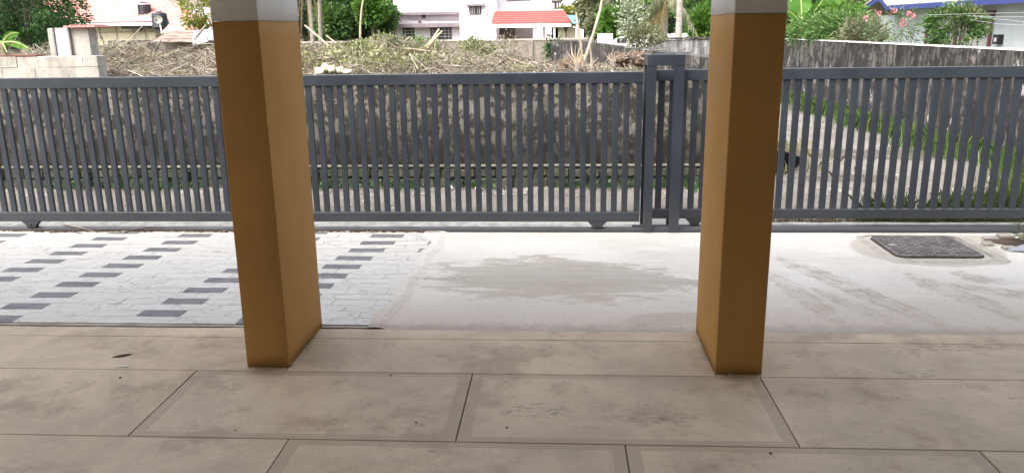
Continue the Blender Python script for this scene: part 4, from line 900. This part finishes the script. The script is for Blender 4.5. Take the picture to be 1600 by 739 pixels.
def window(px0, py0, px1, py1, y, nb, grid=False):
    b = bx(px0, py0, px1, py1, y-.06, .055); f_ = hp('window', b, M_shut); x0, x1, ya, ye, z0, z1 = b; t_ = .06
    put('pane', MB().box(x0+t_, x1-t_, ya-.012, ya-.002, z0+t_, z1-t_), M_glass, f_)
    for k in range(nb): x = x0+t_+(x1-x0-2*t_)*(k+.5)/nb; put('bar', MB().box(x-.02, x+.02, ya-.035, ya-.014, z0+.02, z1-.02), M_shut if k == nb//2 else M_bar, f_)
    if grid:
        for k in range(3): z = z0+(z1-z0)*(k+1)/4; put('cross_bar', MB().box(x0+.03, x1-.03, ya-.05, ya-.037, z-.02, z+.02), M_bar, f_)
window(629, 44, 648, 62, Yh, 3, True); window(672, 44, 706, 62, Yh, 5, True); window(659, 24, 665, 29, Yh-.03, 1)
window(733, 10, 752, 23, Yh-1.0, 6)
a_ = P(728, 7, Yh-1.4); b_ = P(757, 9.5, Yh-1.4); hp('window_hood', (a_.x, b_.x, Yh-1.4, Yh-1.002, b_.z, a_.z), M_mauve)
window(792, -8, 830, 1, Yh+2, 3)
gp_ = simple('grey drain pipe', (.45, .42, .44), rough=.5)
def pipe(pts, y, rad=.035):
    put('drain_pipe', MB().tube([P(a_, b_, y) for a_, b_ in pts], rad, 6), gp_, wh)
pipe([(638, 0), (638, 30), (717, 31)], Yh-.12, .03); pipe([(686, 8), (686, 20)], Yh-.12, .03); pipe([(724, 38), (724, 5), (727, 2), (765, 2)], Yh-1.08, .03)
pipe([(761, 0), (761, 55), (759, 60)], Yh-1.1); pipe([(768, 0), (768, 50), (762, 60)], Yh-1.1)
pipe([(771, 27), (779, 14), (784, 14)], Yh-.9, .03)
hp('wall_lamp', bx(654, 33, 657, 36, Yh-.13, .09), M_shut)
# porch with red roof
pl, pr_ = P(768, 37, Yh-3.2), P(895, 37, Yh-3.2); tl, trr = P(774, 18, Yh), P(880, 18, Yh); zE, zT = pl.z, tl.z
m = MB(); n = 6; th = .05
prf = wh
for k in range(n):
    t0, t1 = k/n, (k+1)/n; f0 = lambda t_: (pl.x+(tl.x-pl.x)*t_, pr_.x+(trr.x-pr_.x)*t_, Yh-3.2+2.4*t_, zE+(zT-zE)*t_); a_, b_ = f0(t0), f0(t1)
    put('roof_tile_course', MB().add([(a_[0], a_[2], a_[3]+.05), (a_[1], a_[2], a_[3]+.05), (b_[1], b_[2], b_[3]), (b_[0], b_[2], b_[3]), (a_[0], a_[2], a_[3]-.03), (a_[1], a_[2], a_[3]-.03), (b_[1], b_[2], b_[3]-.06), (b_[0], b_[2], b_[3]-.06)],
        [(0,1,2,3), (7,6,5,4), (4,5,1,0), (1,5,6,2), (3,2,6,7), (0,3,7,4)]), M_redtile, wh)
b_ = P(768, 44, Yh-3.2); hp('roof_beam', (pl.x+.02, pr_.x-.1, Yh-3.15, Yh-2.9, b_.z, zE-.04), M_white)
hp('parapet', bx(772, 16.5, 880, 19, Yh-.75, .3), M_white)
for px in (836, 850, 866): a_ = P(px, 50, Yh-3); hp('porch_post', (a_.x-.07 if px != 836 else a_.x-.14, a_.x+.07 if px != 836 else a_.x+.14, Yh-3.0, Yh-2.85, -.6, b_.z-.002), M_white if px != 850 else M_mauve)
hp('garage_opening', bx(773, 44, 810, 62, Yh+1.9, .08), M_shut); hp('garage_door', bx(805, 44, 833, 62, Yh+1.85, .1), simple('grey brown shutter', (.16, .13, .13), rough=.7))
hp('side_wall', bx(862, 44, 905, 62, Yh+2, .2), M_creamw); hp('porch_side', bx(766, 20, 771, 62, Yh-.98, 2.9), M_white)
for k in range(4): a_ = P(868+3*k, 8-2*k, Yh+2.4); 
put('balcony_stair', MB().tube([P(862, 3, Yh+1.5), P(875, 3, Yh+1.5), P(882, -4, Yh+1.5)], .12, 6), M_shut, wh)
put('balcony_post', MB().tube([P(868, 3, Yh+1.5), P(868, 16, Yh+1.5)], .1, 6), M_shut, wh)
# neighbour: bright white building to the right, blue shed
nb_ = thing('white_building', (P(895, 20, 75).x, 75, -.6), 'plain bright white building right of the white house', 'building')
put('wall', MB().box(*bx(874, -60, 912, 60, 75, 6)), M_white, nb_); f_ = put('window', MB().box(*bx(886, -14, 894, -4, 74.9, .05)), M_shut, nb_)
bs = thing('blue_roofed_shed', (P(905, 40, 56).x, 56, -.5), 'small open shed with blue sheet roof beside the white house', 'shed')
a_, b_, c_, d_ = P(886, 24, 57.5), P(908, 24, 57.5), P(912, 36, 55.5), P(895, 36, 55.5)
put('roof', MB().add([a_, b_, c_, d_] + [v_ - Vector((0, 0, .08)) for v_ in (a_, b_, c_, d_)], [(3,2,1,0), (4,5,6,7), (0,1,5,4), (1,2,6,5), (2,3,7,6), (3,0,4,7)]), M_bluesheet, bs)
for px in (901, 910): v_ = P(px, 38, 55.6); put('post', MB().tube([(v_.x, v_.y, -.5), (v_.x, v_.y, v_.z)], .06, 6), M_white, bs)
gb = thing('low_white_wall', (P(943, 56, 27).x, 27, -.2), 'short bright white wall piece behind the side wall', 'wall'); put('wall_panel', MB().box(*bx(934, 53, 957, 72, 27, .2)), M_cap, gb)
cr_ = thing('parked_car', (P(985, 60, 26).x, 26, -.1), 'partly hidden pale vehicle behind the side wall under the bushes', 'car')
put('body', MB().prism([(P(962, 76, 26).x, -.0), (P(1022, 76, 26).x, -.0), (P(1022, 62, 26).x, 1.35), (P(1012, 56, 26).x, 1.42), (P(972, 57, 26).x, 1.42), (P(962, 62, 26).x, 1.3)], 'y', 26, 27.6), M_white, cr_)
put('windscreen', MB().box(*bx(964, 60, 978, 67, 25.97, .025)), M_glass, cr_)
# ------------------------------------------------------------------ cream house with pink tiled roof (left)
Yc = 62.0
ch = thing('tiled_house', (P(190, 50, Yc).x, Yc, -.5), 'cream single storey house with faded pink tiled roof at left', 'house')
put('wall', MB().box(*bx(100, 39, 246, 80, Yc, 7)), M_creamw, ch); put('wall_band', MB().box(*bx(128, 50, 246, 51, Yc-.05, .045)), M_cement, ch)
for px in (155, 181, 208, 226): put('pilaster', MB().box(*bx(px, 41, px+1.2, 62, Yc-.06, .052)), M_cement, ch)
window(217, 44, 222, 48, Yc, 1); 
ev0, ev1 = P(100, 36, Yc-1.2), P(262, 36, Yc-1.2)
put('eave_board', MB().box(ev0.x-3, ev1.x, Yc-1.2, Yc-1.1, P(180, 41, Yc-1.2).z, P(180, 36, Yc-1.2).z), M_white, ch); put('gutter', MB().tube([(P(190, 43, Yc-.9).x, Yc-.9, P(200, 43.5, Yc-.9).z), (P(246, 43, Yc-.9).x, Yc-.9, P(246, 43.5, Yc-.9).z)], .1, 8), M_shut, ch)
def roofplane(name, q4, nrow, mat, par, th=.07, step=.014):
    """tiled roof slope: q4 = eave-left, eave-right, ridge-right, ridge-left; courses step like laid tiles"""
    A, B, C_, D = [Vector(v_) for v_ in q4]; nrm = (B-A).cross(D-A).normalized(); nrm = nrm if nrm.z > 0 else -nrm; m = MB()
    for k in range(nrow):
        t0, t1 = k/nrow, (k+1)/nrow; a_, b_, c_, d_ = A.lerp(D, t0)+nrm*step, B.lerp(C_, t0)+nrm*step, B.lerp(C_, t1), A.lerp(D, t1)
        ncol = max(2, int((b_-a_).length/.25)); L0, R0 = [], []
        for i in range(ncol+1):
            s_ = i/ncol; h_ = nrm*(.009 if i % 2 else -.009); L0.append(a_.lerp(b_, s_)+h_); R0.append(d_.lerp(c_, s_)+h_)
        n_ = ncol+1; m.add([tuple(v_) for v_ in L0+R0+[p_-nrm*step*1.3 for p_ in L0]], [(i, i+1, n_+i+1, n_+i) for i in range(ncol)] + [(2*n_+i, 2*n_+i+1, i+1, i) for i in range(ncol)])
    return put(name, m, mat, par)
zr = ev0.z
roofplane('roof', [(ev0.x-4, Yc-1.25, zr), (ev1.x, Yc-1.25, zr), (P(215, -5, Yc+5).x, Yc+5, P(215, -14, Yc+5).z), (ev0.x-4, Yc+5, P(100, -14, Yc+5).z)], 16, M_pinktile, ch)
roofplane('side_roof', [(ev1.x+.02, Yc-1.2, zr-.02), (P(330, 38, Yc+3).x, Yc+3, zr), (P(232, -4, Yc+5).x, Yc+5, P(215, -14, Yc+5).z), (P(216, -4, Yc+5).x, Yc+5, P(215, -14, Yc+5).z)], 14, M_pinktile, ch)
put('hip_ridge', MB().tube([(ev1.x, Yc-1.25, zr+.08), (P(216, -5, Yc+5).x, Yc+5, P(215, -14, Yc+5).z+.08)], .09, 6), M_pinktile, ch)
for k in range(3): put('vent_frame', MB().box(*bx(193+7*k, 1, 194.2+7*k, 12, Yc-.3, .05)), M_white, ch)
ex = thing('low_roof_annex', (P(290, 50, 52).x, 52, -.5), 'low annex with faded red roof left of the left pillar', 'annex')
roofplane('roof', [P(250, 52, 50), P(330, 52, 50), P(332, 40, 53), P(262, 41, 53)], 5, M_pinktile, ex); put('fascia', MB().box(*bx(262, 38.5, 322, 40.5, 53, .1)), M_cement, ex)
put('wall', MB().box(*bx(256, 52, 330, 75, 51, 2)), M_creamw, ex)
tn = thing('tin_shed', (P(290, 60, 24).x, 24, 0), 'rusty brown tin lean-to roof behind the brush heap', 'shed')
roofplane('tin_roof', [P(236, 66, 22), P(345, 66, 22), P(330, 46, 25), P(262, 50, 25)], 4, M_tin, tn, step=.015); put('wall', MB().box(*bx(246, 66, 336, 82, 23, .1)), M_back, tn)
m = MB(); A = P(303, 60, 21); nx_ = 10; vs = []
for j in range(6):
    for i in range(nx_): v_ = P(302+i*4.5, 62-j*4.3+(i-9)*-.9, 21.5+j*.25); vs.append((v_.x+rh.normal(0, .012), v_.y+rh.normal(0, .05), v_.z+rh.normal(0, .02)))
m.add(vs, [(j*nx_+i, j*nx_+i+1, (j+1)*nx_+i+1, (j+1)*nx_+i) for j in range(5) for i in range(nx_-1)]); tag(put('tarpaulin', m, M_tarp, at=P(315, 55, 21.5)), 'crumpled grey tarpaulin draped over the tin roof beside the left pillar', 'tarpaulin')
def tank(px, py0, py1, y, wpx, label, strap=False):
    a_, b_ = P(px, py1, y), P(px, py0, y); rad = (P(px+wpx/2, py1, y).x-P(px-wpx/2, py1, y).x)/2; h_ = b_.z-a_.z; t_ = thing('water_tank', a_, label, 'water tank', 'black roof water tanks')
    prof = [(rad*.97, 0)]; 
    for k in range(6): prof += [(rad, h_*(.04+.13*k)), (rad, h_*(.11+.13*k)), (rad*.95, h_*(.13+.13*k)), (rad*.95, h_*(.15+.13*k))]
    prof += [(rad*.98, h_*.84), (rad*.8, h_*.93), (rad*.35, h_*.97)]; put('tank_body', MB().lathe(a_, prof, 22), M_tank, t_, True); put('lid', MB().lathe(a_+Vector((0, 0, h_*.97)), [(rad*.36, 0), (rad*.34, h_*.05), (rad*.1, h_*.06)], 14), M_tank, t_)
    put('stand', MB().box(a_.x-rad*.7, a_.x+rad*.7, y-rad*.7+.2, y+rad, a_.z-.35, a_.z-.003), M_tank, t_)
    if strap:
        put('pipe', MB().tube([(a_.x-rad*.45, y-rad-.08, a_.z-.02), (a_.x-rad*.45, y-rad-.08, a_.z+h_*1.0)], .07, 6), M_white, t_); put('strap', MB().lathe(a_+Vector((0, 0, h_*.80)), [(rad*1.03, 0), (rad*1.03, h_*.07)], 22), M_white, t_)
tank(226, 4, 23, Yc+.5, 21, 'upper black ribbed water tank with white pipe on the pink roof', True); tank(251, 19, 44, Yc-1.9, 23, 'lower larger black water tank behind the satellite dish')
dc = P(247, 31, Yc-3.4); ds = thing('satellite_dish', dc - Vector((0, 0, .9)), 'dull metal satellite dish in front of the lower water tank', 'satellite dish'); m = MB(); n = 20; vs = [(dc.x, dc.y+.1, dc.z)]
for rr, dy in ((.11, .09), (.22, .05), (.33, 0)): vs += [(dc.x+rr*math.cos(2*math.pi*k/n), dc.y+dy, dc.z+rr*.85*math.sin(2*math.pi*k/n)) for k in range(n)]
m.add(vs, [(0, 1+(k+1) % n, 1+k) for k in range(n)] + [(1+j*n+k, 1+j*n+(k+1) % n, 1+(j+1)*n+(k+1) % n, 1+(j+1)*n+k) for j in range(2) for k in range(n)]); put('reflector', m, M_dish, ds, True)
put('feed_arm', MB().tube([(dc.x-.1, dc.y, dc.z-.35), (dc.x+.05, dc.y-.4, dc.z-.1)], .03, 5), M_white, ds); put('mast', MB().tube([(dc.x, dc.y+.12, dc.z), (dc.x+.1, dc.y+.15, dc.z-1.0)], .05, 6), M_white, ds); put('receiver', MB().box(dc.x, dc.x+.14, dc.y-.48, dc.y-.36, dc.z-.14, dc.z-.02), M_shut, ds)
ww = thing('white_wedge_roof', (P(300, 14, 74).x, 74, -.5), 'white gable wall behind the pink roof', 'building'); a_, b_, c_ = P(262, 11, 74), P(318, 12, 74), P(322, 22, 74)
put('wall', MB().prism([(a_.x, -.5), (c_.x+1, -.5), (c_.x+1, b_.z), (a_.x, a_.z)], 'y', 74, 76), M_white, ww); put('roof', MB().box(*bx(240, -12, 325, 9.5, 76.5, 5)), simple('weathered brown roof', (.26, .23, .19), rough=.9), ww)

# ------------------------------------------------------------------ blue trimmed house (right), facade along x = 10.8
XF = 10.8
bh = thing('blue_trim_house', (XF, 24, -.4), 'low pale grey house with royal blue fascia behind the streaked wall', 'house')
def hz2(px): return None
ze = 2.12
put('wall', MB().box(XF+.5, XF+8, 15, 28.2, -.4, ze+.05), M_paleblue, bh)
put('gable_wall', MB().box(XF+.3, XF+6, 28.22, 30.0, -.4, 2.0), M_paleblue, bh)
put('roof', MB().box(XF-.02, XF+8.5, 14.6, 27.9, ze+.13, ze+.2), M_cement, bh); put('soffit', MB().box(XF, XF+8.4, 14.7, 27.8, ze+.055, ze+.128), M_paleblue, bh)
put('fascia', MB().box(XF-.08, XF-.022, 14.6, 27.9, ze+.04, ze+.18), M_blue, bh)
g1, g2, g3 = (27.92, ze+.02), (28.75, ze+.38), (31.3, ze-.22)
for (u, v_) in ((g1, g2), (g2, g3)):
    m = MB(); m.prism([(u[0], u[1]-.02), (v_[0], v_[1]-.02), (v_[0], v_[1]+.14), (u[0], u[1]+.14)], 'x', XF-.08, XF-.02); put('gable_fascia', m, M_blue, bh)
    put('gable_roof', MB().prism([(u[0], u[1]+.145), (v_[0], v_[1]+.145), (v_[0], v_[1]+.2), (u[0], u[1]+.2)], 'x', XF-.1, XF+6), M_cement, bh)
# doors on the facade
def fac(y0, y1, z0, z1, d0, d1, nm, mat, par=None): return put(nm, MB().box(XF+.5-d1, XF+.5-d0, y0, y1, z0, z1), mat, par or bh)
yA, yB = (XF+.45)/.506, (XF+.45)/.431; dt = 1.93
dl = fac(yA, yB, -.4, dt, .003, .03, 'door', M_door)
for yy in (yA, (yA+yB)/2-.04, yB-.12): fac(yy, yy+.12, -.4, dt, .031, .08, 'door_frame', M_maroon, dl)
fac(yA, yB, dt+.001, dt+.10, .003, .08, 'door_head', M_maroon, dl)
for k in range(8): yy = yA+.15+(yB-yA-.3)*k/7.0; fac(yy, yy+.03, 0, dt-.02, .031, .04, 'door_groove', M_shut, dl)
# meter box
mp = P(1558, 62, (XF+.45)/.5155); mx = thing('meter_box', (XF+.45, mp.y, mp.z), 'small black meter box with pale window on the right of the house wall', 'meter box')
put('box', MB().box(XF+.36, XF+.495, mp.y-.13, mp.y+.13, mp.z-.12, mp.z+.12), M_black, mx); put('window', MB().box(XF+.352, XF+.358, mp.y-.06, mp.y+.06, mp.z-.06, mp.z+.04), M_bar, mx)
# wires
for k, (pts, lab) in enumerate((([(1447, 24), (1500, 22.5), (1600, 20)], 'topmost pale wire crossing the blue trimmed house'), ([(1520, 25), (1560, 27), (1600, 27)], 'middle pale wire crossing the blue trimmed house'), ([(1510, 25), (1570, 31), (1600, 35)], 'slanting pale wire crossing the blue trimmed house'), ([(1515, 31), (1560, 38), (1600, 40)], 'lowest sagging pale wire crossing the blue trimmed house'))):
    ps = [P(a_, b_, 13.5) for a_, b_ in pts]; e = ps[-1] + (ps[-1]-ps[-2])*1.5
    tag(put('wire', MB().tube(ps + [e], .002, 5), simple('pale cable', (.55, .58, .6), rough=.5), at=ps[0]), lab, 'wire', 'wires over the lane wall')

# ------------------------------------------------------------------ small litter
def leaf_thing(c, L, W, ang, label):
    m = MB(); n = 8; vs = []
    for i in range(n+1):
        t = i/n; w_ = W*math.sin(math.pi*min(1, t*1.0))**.8+.001; z = .005+.004*math.sin(math.pi*t)
        x = (t-.5)*L; ca, sa = math.cos(ang), math.sin(ang)
        for s_ in (-1, 0, 1): vs.append((c[0]+x*ca-s_*w_*sa, c[1]+x*sa+s_*w_*ca, z+(-.003 if s_ else .0)))
    m.add(vs, [(i*3+k, (i+1)*3+k, (i+1)*3+k+1, i*3+k+1) for i in range(n) for k in (0, 1)]); return tag(put('dead_leaf', m, M_deadleaf, at=(c[0], c[1], 0)), label, 'leaf')
leaf_thing((-2.45, 4.04), .10, .013, .5, 'curled dark dead leaf on the porch floor left of the left pillar')
m = MB().cbox(-2.395, -2.335, 3.888, 3.9, .001, .005, .001); tag(put('plastic_scrap', m, M_chalk, at=(-2.36, 3.9, 0)), 'thin white scrap on the floor joint below the dead leaf', 'scrap')
for k, (px, py, s, lab) in enumerate(((188, 590, .012, 'tiny dark crumb below the white scrap on the porch floor'), (611, 586, .010, 'tiny dark crumb near the joint in the middle of the porch'), (792, 668, .010, 'tiny dark crumb on the right banded slab'), (1204, 708, .012, 'round dark dot of dirt below the right pillar'), (368, 672, .008, 'small dark speck at left near the front joint'), (650, 660, .009, 'small brown fleck on the left banded slab'), (118, 371+26, .011, 'small dark pebble on the white tiles at far left'), (506, 381, .012, 'small dark pebble on the white tiles right of the left pillar'))):
    s *= .6; g_ = G(px, py); m = MB().lathe((g_.x, g_.y, .009 if py < 420 else 0), [(s*.7, 0), (s, s*.4), (s*.4, s*.8)], 7); tag(put('dirt_crumb', m, M_deadleaf, at=g_), lab, 'crumb', 'dark crumbs on the paving')
qt = np.random.default_rng(97)
for k, (pts, lab) in enumerate((([(100, 358), (125, 361), (155, 367)], 'pale dry twig lying by the gate track at left'), ([(78, 366), (110, 364), (130, 368)], 'dark dry twig lying by the gate track at left'), ([(195, 366), (230, 362), (262, 361)], 'dark curved twig beside the gate track, further right'))):
    ps = [G(a_, b_) + Vector((0, 0, .018)) for a_, b_ in pts]; ps = [Vector((p_.x, min(p_.y, 6.86) if k != 0 else p_.y, p_.z + (.02 if p_.y > 6.86 else 0))) for p_ in ps]
    tag(put('twig', MB().tube(ps, [.006, .005, .002], 5), (M_wood, M_deadleaf, M_deadleaf)[k], at=ps[0]), lab, 'twig', 'twigs by the gate track')
m = MB()
for k in range(500):
    x = qt.uniform(-6.5, -1.2); s = qt.uniform(.003, .010); y = 6.84 + qt.normal(0, .015); m.cbox(x-s*2, x+s*2, y-s, y+s, .01, .012+s*.6, s*.1)
tag(put('track_litter', m, M_deadleaf), 'fine dry litter collected along the gate track', 'litter', kind='stuff')
print('objects', len(bpy.data.objects))
